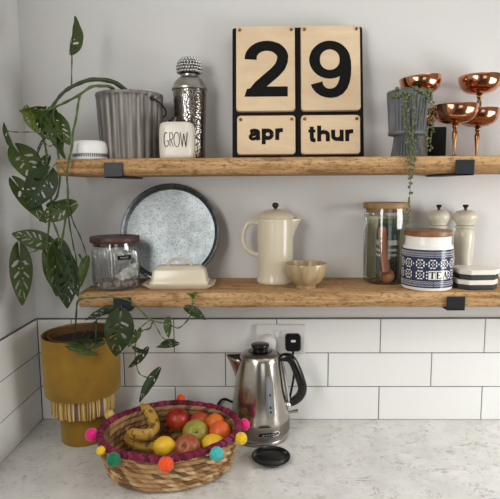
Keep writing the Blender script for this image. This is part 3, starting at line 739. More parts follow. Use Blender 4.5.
o = m.build('rice_cake', M['sugar']); o.location = (jx, jy_, ZL + 0.001); o['kind'] = 'stuff'; tag(o, 'white crumbs heaped to the right inside the ribbed glass jar', 'food')
o.name = 'white_crumbs'

# galvanised tray leaning on the wall
TR = 0.1385; ln = math.asin(0.066 / (2 * TR))
t = thing('round_tray', 'large round galvanised metal tray leaning against the wall on lower shelf', 'tray', (-0.6000, -0.0755, ZL))
R0 = Matrix.Translation((0, 0, 0.0025)) @ Matrix.Rotation(-ln, 4, 'X') @ Matrix.Translation((0, 0, TR)) @ Matrix.Rotation(PI / 2, 4, 'X')
dsc = lathe([(0.0005, 0.0), (0.06, 0.0), (0.1215, 0.0), (0.1235, 0.0006)], 96).xf(R0); dsc.build('base', M['zinc_tray'], t)
lathe([(0.1232, 0.0004), (0.1262, 0.004), (0.1292, 0.012), (0.1322, 0.0148), (0.1365, 0.0145), (TR, 0.0120), (TR, 0.0105), (0.135, 0.0112), (0.1318, 0.0110), (0.1300, 0.0085), (0.1275, 0.0005), (0.1262, -0.0016), (0.0005, -0.0016)], 96).xf(R0).build('rim', M['zinc_rim'], t)

# butter dish
ux, uy = X_(180, 280, -0.128), -0.128
t = thing('butter_dish', 'cream ceramic butter dish with lid and looped handle', 'butter dish', (ux, uy, ZL))
loft_rr([(0.078, 0.036, 0.012, 0.0), (0.082, 0.039, 0.013, 0.004), (0.0925, 0.0455, 0.016, 0.0115), (0.0935, 0.0462, 0.016, 0.0135), (0.0915, 0.0445, 0.015, 0.0138), (0.082, 0.037, 0.012, 0.010)]).build('base', M['cream'], t, ang=50)
cv = loft_rr([(0.076, 0.0335, 0.010, 0.0105), (0.077, 0.0345, 0.010, 0.013), (0.077, 0.0345, 0.010, 0.018), (0.0735, 0.032, 0.010, 0.0205), (0.068, 0.028, 0.009, 0.047), (0.067, 0.0272, 0.009, 0.0495), (0.0645, 0.025, 0.009, 0.051), (0.0565, 0.0195, 0.008, 0.0575), (0.053, 0.017, 0.008, 0.0585)], 8).build('cover', M['cream'], t, ang=60)
hp = smooth_path([(-0.031, 0, 0.059), (-0.026, 0, 0.067), (-0.014, 0, 0.0735), (0, 0, 0.0755), (0.014, 0, 0.0735), (0.026, 0, 0.067), (0.031, 0, 0.059)], 5)
tube(hp, 0.0036, 10, ry=0.008, up=(0, 0, 1)).build('handle', M['cream'], cv)

# cafetiere
cx_, cyy = X_(275.5, 250, -0.058), -0.058
t = thing('cafetiere', 'tall cream stoneware cafetiere with side handle and domed lid', 'cafetiere', (cx_, cyy, ZL)); t.scale = (1, 1, 1.03)
def spout(a, r, z):
    aa = (a + PI) % (2 * PI) - PI
    k = max(0, 1 - abs(aa) / 0.5); zz = max(0, min(1, (z - 0.118) / 0.05))
    return r + 0.022 * (k * k * (3 - 2 * k)) * zz ** 1.4 if r > 0.04 else r
body = lathe([(0.0005, 0), (0.0505, 0), (0.0525, 0.003), (0.0520, 0.008), (0.0495, 0.016), (0.0485, 0.026)] + [(0.0485, 0.026 + 0.009 * i) for i in range(1, 16)] + [(0.0488, 0.166), (0.0495, 0.170), (0.0485, 0.1715), (0.0465, 0.170), (0.0455, 0.15), (0.0005, 0.148)], 96, fr=spout).build('body', M['cream'], t, ang=60)
hd = smooth_path([(-0.047, 0, 0.158), (-0.060, 0, 0.162), (-0.078, 0, 0.155), (-0.0885, 0, 0.132), (-0.089, 0, 0.110), (-0.080, 0, 0.090), (-0.065, 0, 0.078), (-0.047, 0, 0.074)], 6)
tube(hd, 0.0042, 12, ry=0.0062, up=(0, 1, 0)).build('handle', M['cream'], t)
ld = lathe([(0.0005, 0.166), (0.046, 0.1685), (0.0512, 0.1725), (0.0520, 0.1745), (0.0505, 0.1775), (0.044, 0.1850), (0.032, 0.1915), (0.016, 0.1955), (0.0005, 0.1965)], 64).build('lid', M['cream_lid'], t)
lathe([(0.0005, 0.1955), (0.0045, 0.1955), (0.004, 0.199), (0.0065, 0.2005), (0.0092, 0.2045), (0.0092, 0.2085), (0.0065, 0.2125), (0.0005, 0.2138)], 24).build('knob', M['brown_neck'], ld)

# small bowl
wx, wy = X_(306, 276, -0.136), -0.136
o = lathe([(0.0005, 0.0015), (0.022, 0.0015), (0.0235, 0), (0.0265, 0.0), (0.0262, 0.006), (0.0285, 0.009), (0.040, 0.018), (0.0495, 0.033), (0.0532, 0.048), (0.0538, 0.062), (0.0532, 0.0645), (0.0518, 0.064), (0.0505, 0.048), (0.047, 0.034), (0.038, 0.021), (0.025, 0.0125), (0.0005, 0.011)], 64).build('bowl', M['bowl'], ang=60)
o.location = (wx, wy, ZL); tag(o, 'small round beige glazed bowl in front of the cafetiere', 'bowl')

# tall glass jar with packet and scoop
kx, ky = X_(385.3, 245, -0.056), -0.056
t = thing('glass_jar', 'tall clear glass jar with oak lid holding a scoop', 'jar', (kx, ky, ZL)); t.scale = (1, 1, 1.055)
lathe([(0.0005, 0.001), (0.050, 0.0), (0.056, 0.003), (0.0585, 0.010), (0.0588, 0.03), (0.0588, 0.175), (0.0575, 0.183), (0.0570, 0.192)], 64).build('glass_body', M['glass'], t, ang=80)
lathe([(0.0005, 0.182), (0.0535, 0.182), (0.055, 0.1923), (0.0605, 0.1923), (0.0615, 0.194), (0.0615, 0.2055), (0.0605, 0.207), (0.0005, 0.2073)], 64).build('lid', M['lid_oak'], t)
def packmat():
    t_ = NT('printed_packet').set(0.5); tc = t_.n('ShaderNodeTexCoord'); sp = t_.n('ShaderNodeSeparateXYZ'); t_.l(tc.outputs['Object'], sp.inputs[0])
    mr = t_.n('ShaderNodeMapRange'); mr.inputs[1].default_value = 0; mr.inputs[2].default_value = 0.17; t_.l(sp.outputs[2], mr.inputs[0])
    rp = t_.n('ShaderNodeValToRGB'); rp.color_ramp.interpolation = 'CONSTANT'; e = rp.color_ramp.elements
    st = [(0, srgb(70, 74, 62)), (0.40, srgb(196, 196, 184)), (0.44, srgb(60, 70, 70)), (0.48, srgb(200, 200, 190)), (0.52, srgb(60, 70, 70)), (0.58, srgb(204, 204, 196)), (0.66, srgb(34, 62, 52)), (0.93, srgb(70, 92, 60))]
    while len(e) < len(st): e.new(0.5)
    for i, (p, c) in enumerate(st): e[i].position = p; e[i].color = (*c, 1)
    t_.l(mr.outputs[0], rp.inputs[0]); t_.col(rp.outputs[0]); return t_.m
o = loft_rr([(0.024, 0.016, 0.006, 0.0), (0.026, 0.020, 0.006, 0.01), (0.026, 0.020, 0.006, 0.13), (0.024, 0.010, 0.005, 0.155), (0.024, 0.003, 0.002, 0.170)]).build('packet', packmat(), ang=30)
o.location = (kx + 0.006, ky + 0.008, ZL + 0.003); tag(o, 'dark green and white striped packet standing inside the tall glass jar', 'packet')
M['paper'] = plain('pale_paper_bag', srgb(226, 220, 182), 0.7, var=0.1, bump=0.6, bsc=40)
m = MB()
rings = []
for z, s in ((0.0, 0.85), (0.01, 1), (0.06, 0.97), (0.11, 1.0), (0.15, 0.95), (0.176, 0.9)):
    rings.append([((0.0535 * s + 0.001 * math.sin(9 * a + z * 60)) * math.cos(a), (0.0535 * s + 0.001 * math.sin(9 * a + z * 60)) * math.sin(a), z) for a in [math.radians(25 + 5 * k) - math.radians(0) for k in range(27)]])
vs = [p for r in rings for p in r]; n = 27; fs = [[i * n + k, i * n + k + 1, (i + 1) * n + k + 1, (i + 1) * n + k] for i in range(len(rings) - 1) for k in range(n - 1)]
o = MB().add(vs, fs).build('paper_bag', M['paper']); o.location = (kx, ky, ZL + 0.003); s_ = o.modifiers.new('t', 'SOLIDIFY'); s_.thickness = 0.002
tag(o, 'pale yellow paper bag lining the back of the tall glass jar', 'bag')
t = thing('scoop', 'cherry wood measuring scoop standing inside the tall glass jar', 'scoop', (kx - 0.0125, ky - 0.036, ZL + 0.003), 0)
h = smooth_path([(0.008, -0.004, 0.03), (0.006, 0.001, 0.05), (0.001, 0.009, 0.10), (-0.0025, 0.012, 0.142)], 5)
hm = tube(h, 0.0035, 12, ry=0.0112, up=(0, 1, 0)); hm.join(ball(0.0105, 16, 10).xf(Matrix.Translation((-0.0025, 0.012, 0.142)) @ Matrix.Scale(0.4, 4, (0, 1, 0)))); hm.build('handle', M['scoop'], t)
lathe([(0.0005, -0.008), (0.012, -0.006), (0.018, 0.001), (0.0195, 0.011), (0.0185, 0.0115), (0.017, 0.002), (0.011, -0.004), (0.0005, -0.0055)], 28).xf(Matrix.Translation((0.010, 0.006, 0.0185)) @ Matrix.Rotation(math.radians(82), 4, 'X')).build('bowl', M['scoop'], t)

# tea canister ----------------------------------------------------
ex, ey = X_(427.3, 260, -0.141), -0.141
t = thing('tea_canister', 'white canister with navy folk pattern reading TEA and wooden lid', 'canister', (ex, ey, ZL)); t.scale = (1, 1, 1.06)
RC = 0.0625
cb = lathe([(0.0005, 0), (0.058, 0), (0.0615, 0.002), (RC, 0.006), (RC, 0.050), (RC, 0.1005), (0.0615, 0.1040), (0.0580, 0.1062), (0.0568, 0.1095), (0.0568, 0.128), (0.0560, 0.129), (0.0005, 0.129)], 96).build('body', M['white_ceramic'], t)
lathe([(0.0005, 0.1285), (0.0575, 0.1285), (0.0590, 0.1302), (0.0590, 0.1395), (0.0575, 0.1412), (0.0005, 0.1415)], 64).build('lid', M['lid_acacia'], t)
lathe([(RC + 0.0001, 0.0085), (RC + 0.0004, 0.0088), (RC + 0.0004, 0.0985), (RC + 0.0001, 0.0988)], 96).build('navy_band', M['navy'], cb)
fc2 = cylf(RC + 0.00035); pm = MB(); tk = 0.0004
def q(cx, cz, hw_, hh_, rot=0):
    c, s = math.cos(rot), math.sin(rot)
    return [(cx + x * c - y * s, cz + x * s + y * c) for x, y in ((-hw_, -hh_), (hw_, -hh_), (hw_, hh_), (-hw_, hh_))]
circ = 2 * PI * RC; NR = 13; st = circ / NR
def rosette(cx, cz, r):
    for k in range(8):
        a = PI / 8 + k * PI / 4
        pm.join(prism(q(cx + 0.8 * r * math.cos(a), cz + 0.8 * r * math.sin(a), 0.11 * r, 0.23 * r, a + (0.5 if k % 2 else -0.5)), tk, fc2))
    for k in range(4):
        a = k * PI / 2; pm.join(prism(q(cx + 0.28 * r * math.cos(a), cz + 0.28 * r * math.sin(a), 0.10 * r, 0.10 * r, a + PI / 4), tk, fc2))
z1_, z2_ = 0.0655, 0.0395
off = 0.0241
for k in range(NR):
    x = off + (k - 2) * st * 1.0
    rosette(x, z1_, 0.0122)
    if not (-0.026 < x < 0.048): rosette(x, z2_, 0.0122)
    pm.join(prism(q(x + st / 2, z1_, 0.0016, 0.0016, PI / 4), tk, fc2))
for z in (0.0235, 0.0825):
    for k in range(96): pm.join(prism(q(circ * k / 96, z, circ / 192, 0.00035), tk, fc2))
for z0 in (0.0125, 0.0180, 0.0860, 0.0915):
    nz = 58
    for k in range(nz):
        x = circ * k / nz; pm.join(prism(q(x, z0 + 0.0012, 0.00036, 0.0023, 0.75), tk, fc2)); pm.join(prism(q(x + circ / nz / 2, z0 + 0.0012, 0.00036, 0.0023, -0.75), tk, fc2))
for c0 in (-0.0157, 0.0015, 0.0187):
    for i in range(4): pm.join(prism([(c0 + 0.00412 * i, z2_ - 0.0105), (c0 + 0.00412 * (i + 1), z2_ - 0.0105), (c0 + 0.00412 * (i + 1), z2_ + 0.0105), (c0 + 0.00412 * i, z2_ + 0.0105)], tk, fc2))
for c0 in (-0.0198, 0.0400):
    for i in range(3): pm.join(prism(q(c0, z2_ - 0.0075 + 0.0075 * i, 0.0016, 0.0016, PI / 4), tk, fc2))
pm.build('printed_pattern', M['white_ceramic'], cb, flat=True)
tm = MB(); fc3 = cylf(RC + 0.00075)
LS = 1.34
def bar(x0, z0, x1, z1, w):
    tm.join(ribbon([(lx0 + (x0 - lx0) * LS, zb_ + (z0 - zb_) * LS), (lx0 + (x1 - lx0) * LS, zb_ + (z1 - zb_) * LS)], w * LS, 0.0003, fc3))
zb_, H_ = z2_ - 0.0083, 0.0124
def lx(i):
    global lx0
    lx0 = -0.0140 + i * 0.0172; return lx0
x = lx(0); bar(x + 0.0052, zb_, x + 0.0052, zb_ + H_, 0.0030); bar(x + 0.0002, zb_ + H_ - 0.0007, x + 0.0102, zb_ + H_ - 0.0007, 0.0014); bar(x + 0.0005, zb_ + H_ - 0.003, x + 0.0005, zb_ + H_, 0.0011); bar(x + 0.0099, zb_ + H_ - 0.003, x + 0.0099, zb_ + H_, 0.0011); bar(x + 0.0028, zb_ + 0.0006, x + 0.0076, zb_ + 0.0006, 0.0012)
x = lx(1); bar(x + 0.0022, zb_, x + 0.0022, zb_ + H_, 0.0030)
for zz, l_ in ((0.0006, 0.0095), (H_ / 2, 0.0068), (H_ - 0.0006, 0.0092)): bar(x + 0.0002, zb_ + zz, x + l_, zb_ + zz, 0.0013)
bar(x + 0.0090, zb_, x + 0.0090, zb_ + 0.0032, 0.0011); bar(x + 0.0088, zb_ + H_ - 0.0032, x + 0.0088, zb_ + H_, 0.0011)
x = lx(2); bar(x + 0.0014, zb_, x + 0.0052, zb_ + H_, 0.0013); bar(x + 0.0050, zb_ + H_, x + 0.0092, zb_, 0.0030); bar(x + 0.0025, zb_ + 0.0042, x + 0.0072, zb_ + 0.0042, 0.0011); bar(x + 0.0000, zb_ + 0.0005, x + 0.0032, zb_ + 0.0005, 0.0011); bar(x + 0.0065, zb_ + 0.0005, x + 0.0115, zb_ + 0.0005, 0.0011)
tm.build('lettering', M['ink'], cb, flat=True)

# mills
def mill(label, x, y, s):
    t = thing('pepper_mill', label, 'mill', (x, y, ZL), 0, 'cream mills behind the tea canister')
    k = lambda L: [(r * s, z) for r, z in L]
    lathe(k([(0.0005, 0), (0.030, 0), (0.031, 0.003), (0.0305, 0.016), (0.0285, 0.030), (0.0245, 0.045), (0.0238, 0.060), (0.0255, 0.078), (0.0275, 0.100), (0.0278, 0.120), (0.0262, 0.134), (0.0222, 0.143), (0.0262, 0.1475), (0.0275, 0.150), (0.0262, 0.1525), (0.021, 0.1545), (0.0005, 0.155)]), 48).build('body', M['mill'], t)
    lathe(k([(0.0005, 0.1545), (0.0215, 0.1545), (0.0245, 0.1565), (0.0245, 0.1595), (0.028, 0.1640), (0.0325, 0.1715), (0.0335, 0.178), (0.0315, 0.1855), (0.025, 0.1920), (0.015, 0.1955), (0.0005, 0.1965)]), 48).build('head', M['mill'], t)
    lathe(k([(0.0005, 0.1955), (0.005, 0.196), (0.0042, 0.201), (0.0075, 0.2055), (0.0085, 0.2085), (0.007, 0.2105), (0.0005, 0.211)]), 24).build('finial', M['brown_neck'], t)
mill('cream pepper mill half hidden directly behind the tea canister', X_(438.7, 215, -0.038), -0.038, 0.90)
mill('cream salt mill standing behind the stacked coasters', X_(465.3, 215, -0.046), -0.046, 0.96)

# coasters
ox, oy = X_(474, 278, -0.139), -0.139
oct_ = lambda hx, hy, c: [(hx - c, -hy), (hx, -hy + c), (hx, hy - c), (hx - c, hy), (-hx + c, hy), (-hx, hy - c), (-hx, -hy + c), (-hx + c, -hy)]
for i, (lab, mt, dx, rz) in enumerate((('black octagonal coaster at the bottom of the coaster stack', 'black_marble', -0.002, 0.03), ('white marble octagonal coaster second from the bottom of the stack', 'marble', -0.001, -0.02), ('black octagonal coaster directly under the topmost white coaster', 'black_marble', 0.0, 0.04), ('white marble octagonal coaster on top of the coaster stack', 'marble', 0.002, -0.01))):
    rings = [[(x, y, z) for x, y in oct_(0.0510 - b, 0.046 - b, 0.021 - b * 0.6)] for z, b in ((0, 0.001), (0.001, 0), (0.0112, 0), (0.0122, 0.001))]
    o = loft(rings).build('coaster', M[mt], flat=True); o.location = (ox + dx, oy, ZL + 0.0005 + 0.0128 * i); o.rotation_euler = (0, 0, rz + 0.04)
    tag(o, lab, 'coaster', 'octagonal coasters on the lower shelf')

# ---------------------------------------------------------------- worktop things
# velvet planter with second plant
vx, vy = X_(82.5, 370, -0.106), -0.106
ROOT = Vector((vx, vy, 0))
t = thing('potted_plant', 'young trailing vine in a mustard velvet planter with thread fringe on the worktop', 'plant', ROOT)
pl = lathe([(0.0005, 0.0), (0.0625, 0.0), (0.064, 0.002), (0.064, 0.098), (0.0815, 0.0985), (0.082, 0.103), (0.082, 0.137), (0.099, 0.1375), (0.1010, 0.140), (0.1020, 0.20), (0.1030, 0.298), (0.1022, 0.3005), (0.1005, 0.300), (0.100, 0.20), (0.0005, 0.198)], 96).build('planter', M['velvet'], t)
m = MB(); nS = 150
cols = [srgb(206, 168, 70), srgb(222, 196, 120), srgb(150, 110, 90), srgb(120, 86, 80), srgb(196, 150, 50), srgb(230, 214, 170)]
for k in range(nS):
    a = 2 * PI * k / nS; r = 0.0842; w = random.uniform(-0.02, 0.02)
    b = tube([(r * math.cos(a), r * math.sin(a), 0.1365), (1.01 * r * math.cos(a), 1.01 * r * math.sin(a), 0.107), (1.0 * r * math.cos(a + w), 1.0 * r * math.sin(a + w), 0.083 + random.uniform(-0.002, 0.003))], 0.00185, 6)
    c = random.choice(cols); m.add(b.v, b.f, c)
m.build('fringe', M['strand'], pl)
lathe([(0.0005, 0.199), (0.070, 0.199), (0.082, 0.28), (0.086, 0.2975), (0.0845, 0.299), (0.081, 0.297), (0.0785, 0.28), (0.0005, 0.278)], 64).build('inner_pot', M['inner'], t)
lathe([(0.0005, 0.284), (0.05, 0.283), (0.0795, 0.2805)], 32).build('soil', M['soil'], t)
y2 = SD - 0.018
w1 = vine(t, [ROOT + Vector((-0.012, -0.02, 0.283))] + P((76, 318, -0.17), (77, 304, -0.2), (80, 299, y2), (92, 298, y2), (104, 297, y2), (115, 297.5, y2), (128, 300, y2), (137, 307, y2), (146, 316, y2), (152, 320, y2), (160, 322.5, y2)), 0.0024, 'vine', 0.0018)
w2 = vine(t, P((158, 322, y2), (168, 324, y2), (178, 328, y2), (186, 322, y2), (191, 314, y2), (192.5, 305, y2), (193, 296, y2)), 0.0018, 'vine', 0.0014)
w3 = vine(t, P((153, 320, y2), (150, 328, y2), (142, 331, y2), (137, 339, y2), (135, 348, y2), (136, 362, y2), (139, 373, y2), (146, 377, y2), (154, 377, y2)), 0.0022, 'vine', 0.0013)
w4 = vine(t, P((152, 319, y2), (158, 330, y2), (163, 338, y2), (170, 341, y2)), 0.0014, 'vine', 0.001)
w5 = vine(t, P((153, 319, y2), (146, 323, y2), (137, 331, y2)), 0.0014, 'vine', 0.001)
w6 = vine(t, [ROOT + Vector((0.02, 0.0, 0.283))] + P((97, 331, -0.13), (96, 322, -0.17), (103, 314, -0.2), (112, 309, -0.215), (121, 306, y2)), 0.0016, 'vine_dark', 0.0012)
w7 = vine(t, [ROOT + Vector((0.005, -0.05, 0.283))] + P((95, 322, -0.21), (96, 332, -0.228), (95.5, 343, -0.228)), 0.0022, 'vine_dark', 0.0018)
lf(w1, (120, 319), (116, 357), y2 - 0.005, y2 - 0.02, w=0.80, twist=-8, fold=0.2, droop=0.2, holes=3, seed=31, kind='leaf_dark')
w8 = vine(t, P((121, 306, y2), (122, 313, y2), (120, 320, y2 - 0.004)), 0.0014, 'vine', 0.001)
lf(w6, (112, 309), (84, 319), -0.215, w=0.34, twist=35, fold=0.6, seed=32, kind='leaf_dark')
lf(w6, (105, 310), (113, 317), -0.215, w=0.6, twist=-45, fold=0.6, seed=33, kind='leaf_dark')
lf(w7, (96, 343), (68, 344), -0.228, -0.23, w=0.42, twist=-22, fold=0.6, droop=0.9, holes=3, seed=34, kind='leaf_dark')
lf(w7, (74, 346), (98, 356), -0.229, -0.231, w=0.38, twist=25, fold=0.5, holes=3, seed=35)
lf(w7, (82, 349), (64, 347), -0.229, -0.23, w=0.4, twist=-30, fold=0.5, holes=2, seed=36)
lf(w3, (133, 333), (128, 347), y2, w=0.75, twist=15, fold=0.4, holes=2, seed=37)
lf(w3, (135, 348), (146, 352), y2, w=0.5, twist=50, fold=0.6, holes=2, seed=38, kind='leaf_dark')
lf(w3, (144, 352), (129, 369), y2, w=0.42, twist=-35, fold=0.6, holes=3, seed=39, kind='leaf_dark')
lf(w3, (155, 375), (138, 402), y2, y2 - 0.03, w=0.36, twist=25, fold=0.5, holes=2, seed=40, kind='leaf_dark')
lf(w5, (139, 331), (134, 344), y2, w=0.5, twist=-40, fold=0.5, seed=41)
lf(w4, (174, 344), (156, 347), y2, w=0.36, twist=10, fold=0.4, holes=1, seed=42, kind='leaf_dark')
lf(w4, (172, 341), (160, 343), y2, w=0.5, twist=60, fold=0.7, holes=1, seed=43, kind='leaf_dark')
lf(w2, (168, 321), (168, 338), y2, w=0.52, twist=20, fold=0.4, holes=2, seed=44)
lf(w2, (189, 309), (206, 319), y2, w=0.52, twist=-20, fold=0.4, holes=2, seed=45, kind='leaf_dark')
lf(w2, (193, 297), (187, 293), y2, w=0.6, twist=40, fold=0.5, holes=0, seed=46, kind='leaf_new')
lf(w2, (193, 296), (198, 292), y2, w=0.6, twist=-40, fold=0.5, holes=0, seed=47, kind='leaf_new')

# basket ---------------------------------------------------------
bc = Vector((-0.575, -0.262, 0)); brz = math.radians(11)
t = thing('basket', 'oval woven straw basket with maroon rim and coloured pompoms, holding fruit', 'basket', bc, brz)
def ell(a, z):
    k = min(1, max(0, z / 0.1)); e = k ** 0.7
    return (0.144 + 0.026 * e) * math.cos(a), (0.110 + 0.036 * e) * math.sin(a)
HB = 0.098; rows = 7; per = 10; na = 540; m = MB()
def strand_col(row, i):
    r = random.Random(row * 1000 + i); c = r.choice([srgb(196, 158, 106), srgb(180, 140, 88), srgb(156, 112, 66), srgb(214, 184, 136), srgb(122, 84, 48), srgb(188, 146, 94), srgb(140, 98, 56)] if row < 20 else [srgb(150, 112, 70), srgb(126, 90, 54), srgb(110, 76, 44), srgb(166, 128, 82)])  # inner wall gets darker straw tones: the basket's inside shade put into the colour
    return c
tw = 54
vs = []; fs = []; cs = []
nz = rows * per
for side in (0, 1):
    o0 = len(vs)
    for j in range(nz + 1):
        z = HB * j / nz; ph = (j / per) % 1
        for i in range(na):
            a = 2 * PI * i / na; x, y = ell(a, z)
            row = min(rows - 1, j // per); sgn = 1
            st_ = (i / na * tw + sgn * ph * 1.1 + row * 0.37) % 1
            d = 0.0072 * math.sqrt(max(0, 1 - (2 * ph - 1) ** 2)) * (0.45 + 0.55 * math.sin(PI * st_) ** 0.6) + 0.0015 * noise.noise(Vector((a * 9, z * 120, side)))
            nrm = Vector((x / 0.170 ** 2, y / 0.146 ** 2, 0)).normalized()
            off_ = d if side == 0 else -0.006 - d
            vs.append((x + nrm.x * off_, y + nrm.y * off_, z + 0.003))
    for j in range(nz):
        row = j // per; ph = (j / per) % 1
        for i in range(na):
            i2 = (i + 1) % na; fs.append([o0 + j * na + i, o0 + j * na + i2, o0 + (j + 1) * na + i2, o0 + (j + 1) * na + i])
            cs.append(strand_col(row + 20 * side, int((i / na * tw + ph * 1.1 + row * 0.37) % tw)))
wm = MB(); wm.v = [Vector(p) for p in vs]; wm.f = fs; wm.c = dict(enumerate(cs))
wm.build('woven_wall', M['straw'], t, ang=80)
# base: coiled rope oval
fm = MB()
fr_ = [[(x * s, y * s, zz) for x, y in [ell(2 * PI * k / 96, 0.002) for k in range(96)]] for s, zz in ((0.98, 0.001), (0.985, 0.004), (0.97, 0.009), (0.88, 0.0075), (0.8, 0.010), (0.7, 0.0075), (0.6, 0.010), (0.5, 0.0075), (0.4, 0.010), (0.2, 0.008), (0.02, 0.009))]
fm = loft(fr_); fm.c = {i: (srgb(176, 136, 88) if (i // 96) % 2 else srgb(198, 160, 108)) for i in range(len(fm.f))}
fm.build('base', M['straw'], t)
rm = MB(); nr = 720; pp = []; rr = []
for k in range(nr):
    a = 2 * PI * k / nr; x, y = ell(a, 0.1); pp.append((x * 0.99, y * 0.99, HB + 0.003 + 0.0015 * math.sin(a * 5)))
    rr.append(0.0078 + 0.0013 * abs(math.sin(a * 75)) + 0.0006 * math.sin(a * 31))
rm = tube(pp, rr, 14, closed=True)
rm.c = {}
for fi in range(len(rm.f)):
    i, k = fi // 14, fi % 14; wr = int((i / nr * 150 + k / 14 * 0.8))
    rm.c[fi] = random.Random(wr).choice([srgb(100, 12, 44), srgb(122, 18, 56), srgb(82, 10, 36), srgb(140, 44, 82)])
rm.build('rim', M['yarn'], t, ang=80)
def pompom(colr, px, py, label, r=0.0155):
    best = None
    for k in range(360):
        a = 2 * PI * k / 360; x, y = ell(a, 0.1)
        for dz in (-0.022, -0.012, 0.0, 0.008):
            for e in (1.11,):
                p = Matrix.Rotation(brz, 4, 'Z') @ Vector((x * e, y * (e + 0.02), HB + dz)); q_ = px_of(p + bc); er = (q_[0] - px) ** 2 + (q_[1] - py) ** 2
                if best is None or er < best[0]: best = (er, Vector((x * e, y * (e + 0.02), HB + dz)))
    n, mm_ = 56, 36; rnd = random.Random(int(px)); vs = []; fs = []
    for i in range(mm_ + 1):
        for k in range(n):
            th = PI * i / mm_; a = 2 * PI * k / n; q_ = r * (1 + rnd.uniform(-0.13, 0.07))
            vs.append((q_ * math.sin(th) * math.cos(a), q_ * math.sin(th) * math.sin(a), -q_ * math.cos(th)))
    for i in range(mm_):
        for k in range(n): fs.append([i * n + k, i * n + (k + 1) % n, (i + 1) * n + (k + 1) % n, (i + 1) * n + k])
    mt = plain('pompom_yarn', colr, 0.95, var=0.12, sc=200, **{'Sheen Weight': 0.4})
    o = MB().add(vs, fs).move(*best[1]).build('pompom', mt, t, ang=180); o['label'] = label
PK, YL, GR, ORR, TQ = srgb(244, 30, 130), srgb(240, 196, 24), srgb(12, 118, 78), srgb(248, 84, 20), srgb(70, 186, 182)
pompom(PK, 92.5, 435, 'pink pompom'); pompom(srgb(214, 178, 96), 110, 415.5, 'pale yellow pompom', 0.012)
pompom(YL, 101, 451, 'yellow pompom', 0.010); pompom(GR, 113.3, 459.7, 'green pompom'); pompom(ORR, 165.3, 464.5, 'orange pompom', 0.0165)
pompom(TQ, 216.6, 454.5, 'turquoise pompom'); pompom(YL, 240.6, 437.8, 'yellow pompom', 0.0145); pompom(PK, 244, 424.6, 'pink pompom', 0.0145); pompom(ORR, 181, 397, 'orange pompom', 0.012)

def fruitmat(name, stops, sc=14, rough=0.35, stretch=(1, 1, 0.4)):
    t_ = NT(name).set(rough); t_.col(t_.ramp(t_.noise(t_.coord(stretch), sc, 5, 0.6), stops)); return t_.m
def apple(name, label, cat, x, y, z, r, mat, squash=0.9, rx=0.3, ry=0.2, dimple=True, pointy=0.0):
    prof = []
    for i in range(25):
        th = PI * i / 24; q_ = r * math.sin(th) * (1 + 0.06 * math.cos(th)); zz = -r * squash * math.cos(th)
        if dimple: zz -= 0.22 * r * math.exp(-(q_ / (0.28 * r)) ** 2) * (1 if th > PI / 2 else -0.7)
        elif pointy: zz += pointy * r * math.exp(-(q_ / (0.25 * r)) ** 2) * (1 if th > PI / 2 else -1)
        prof.append((max(q_, 1e-5), zz))
    e = thing(name, label, cat, (x, y, z)); e.rotation_euler = (rx, ry, 0)
    lathe(prof, 36).build('flesh', mat, e, ang=180)
    if dimple: tube(smooth_path([(0, 0, r * squash * 0.74), (0.001, 0, r * squash * 0.95), (0.003, 0.001, r * squash * 1.12)], 4), 0.0013, 6).build('stalk', M['brown_stalk'], e)
    return e
M['brown_stalk'] = plain('brown_stalk', srgb(82, 58, 34), 0.8)
RED = fruitmat('red_apple_skin', [(0.3, srgb(120, 16, 14)), (0.58, srgb(158, 40, 24)), (0.8, srgb(184, 104, 44))])
RED2 = fruitmat('blush_apple_skin', [(0.3, srgb(150, 34, 22)), (0.6, srgb(176, 70, 38)), (0.82, srgb(200, 136, 64))])
GRN = fruitmat('green_apple_skin', [(0.3, srgb(134, 128, 44)), (0.66, srgb(170, 158, 70)), (0.85, srgb(180, 126, 58))])
ORA = fruitmat('orange_peel', [(0.3, srgb(206, 96, 22)), (0.7, srgb(230, 128, 34))], 40, 0.45, (1, 1, 1))
LEM = fruitmat('lemon_peel', [(0.3, srgb(226, 172, 24)), (0.7, srgb(242, 198, 50))], 30, 0.4, (1, 1, 1))
RUS = fruitmat('russet_skin', [(0.3, srgb(140, 66, 38)), (0.6, srgb(172, 96, 54)), (0.85, srgb(196, 140, 80))])
def fz(px, py, Z):
    d = ray(px, py); return CAM + d * ((Z - CAM.z) / d.z)
def place(px, py, z): p = fz(px, py, z); return p.x, p.y, z
def place(px, py, Y): p = at(px, py, Y); return p.x, p.y, p.z
apple('apple', 'deep red apple at the back of the basket, nearest the banana', 'apple', *place(177.5, 418.5, -0.176), 0.031, RED)
apple('apple', 'red apple behind the green apple at the back of the basket', 'apple', *place(200, 421, -0.166), 0.028, RED2, rx=-0.4)
apple('apple', 'yellow green apple in the middle of the fruit basket', 'apple', *place(195.5, 433, -0.250), 0.033, GRN, rx=1.0, ry=0.3)
apple('orange', 'orange at the right rear of the basket behind another', 'orange', *place(215, 424, -0.200), 0.027, ORA, 0.97, dimple=False)
apple('orange', 'red orange fruit at the right end of the basket by the yellow pompom', 'orange', *place(220, 432, -0.248), 0.0285, fruitmat('blood_orange_peel', [(0.3, srgb(208, 78, 30)), (0.7, srgb(226, 112, 44))], 40, 0.4, (1, 1, 1)), 0.95, dimple=False)
apple('lemon', 'yellow lemon at the right front of the basket above the turquoise pompom', 'lemon', *place(213.5, 444, -0.302), 0.0235, LEM, 1.25, 0.2, 1.5, False, 0.22)
apple('lemon', 'yellow lemon next to the bananas at the front of the basket', 'lemon', *place(164.5, 446.5, -0.322), 0.0235, LEM, 1.15, 0.2, 1.3, False, 0.22)
apple('apple', 'russet brown apple at the front of the basket between the lemons', 'apple', *place(187, 447.5, -0.325), 0.0315, RUS, rx=0.9, ry=-0.4)
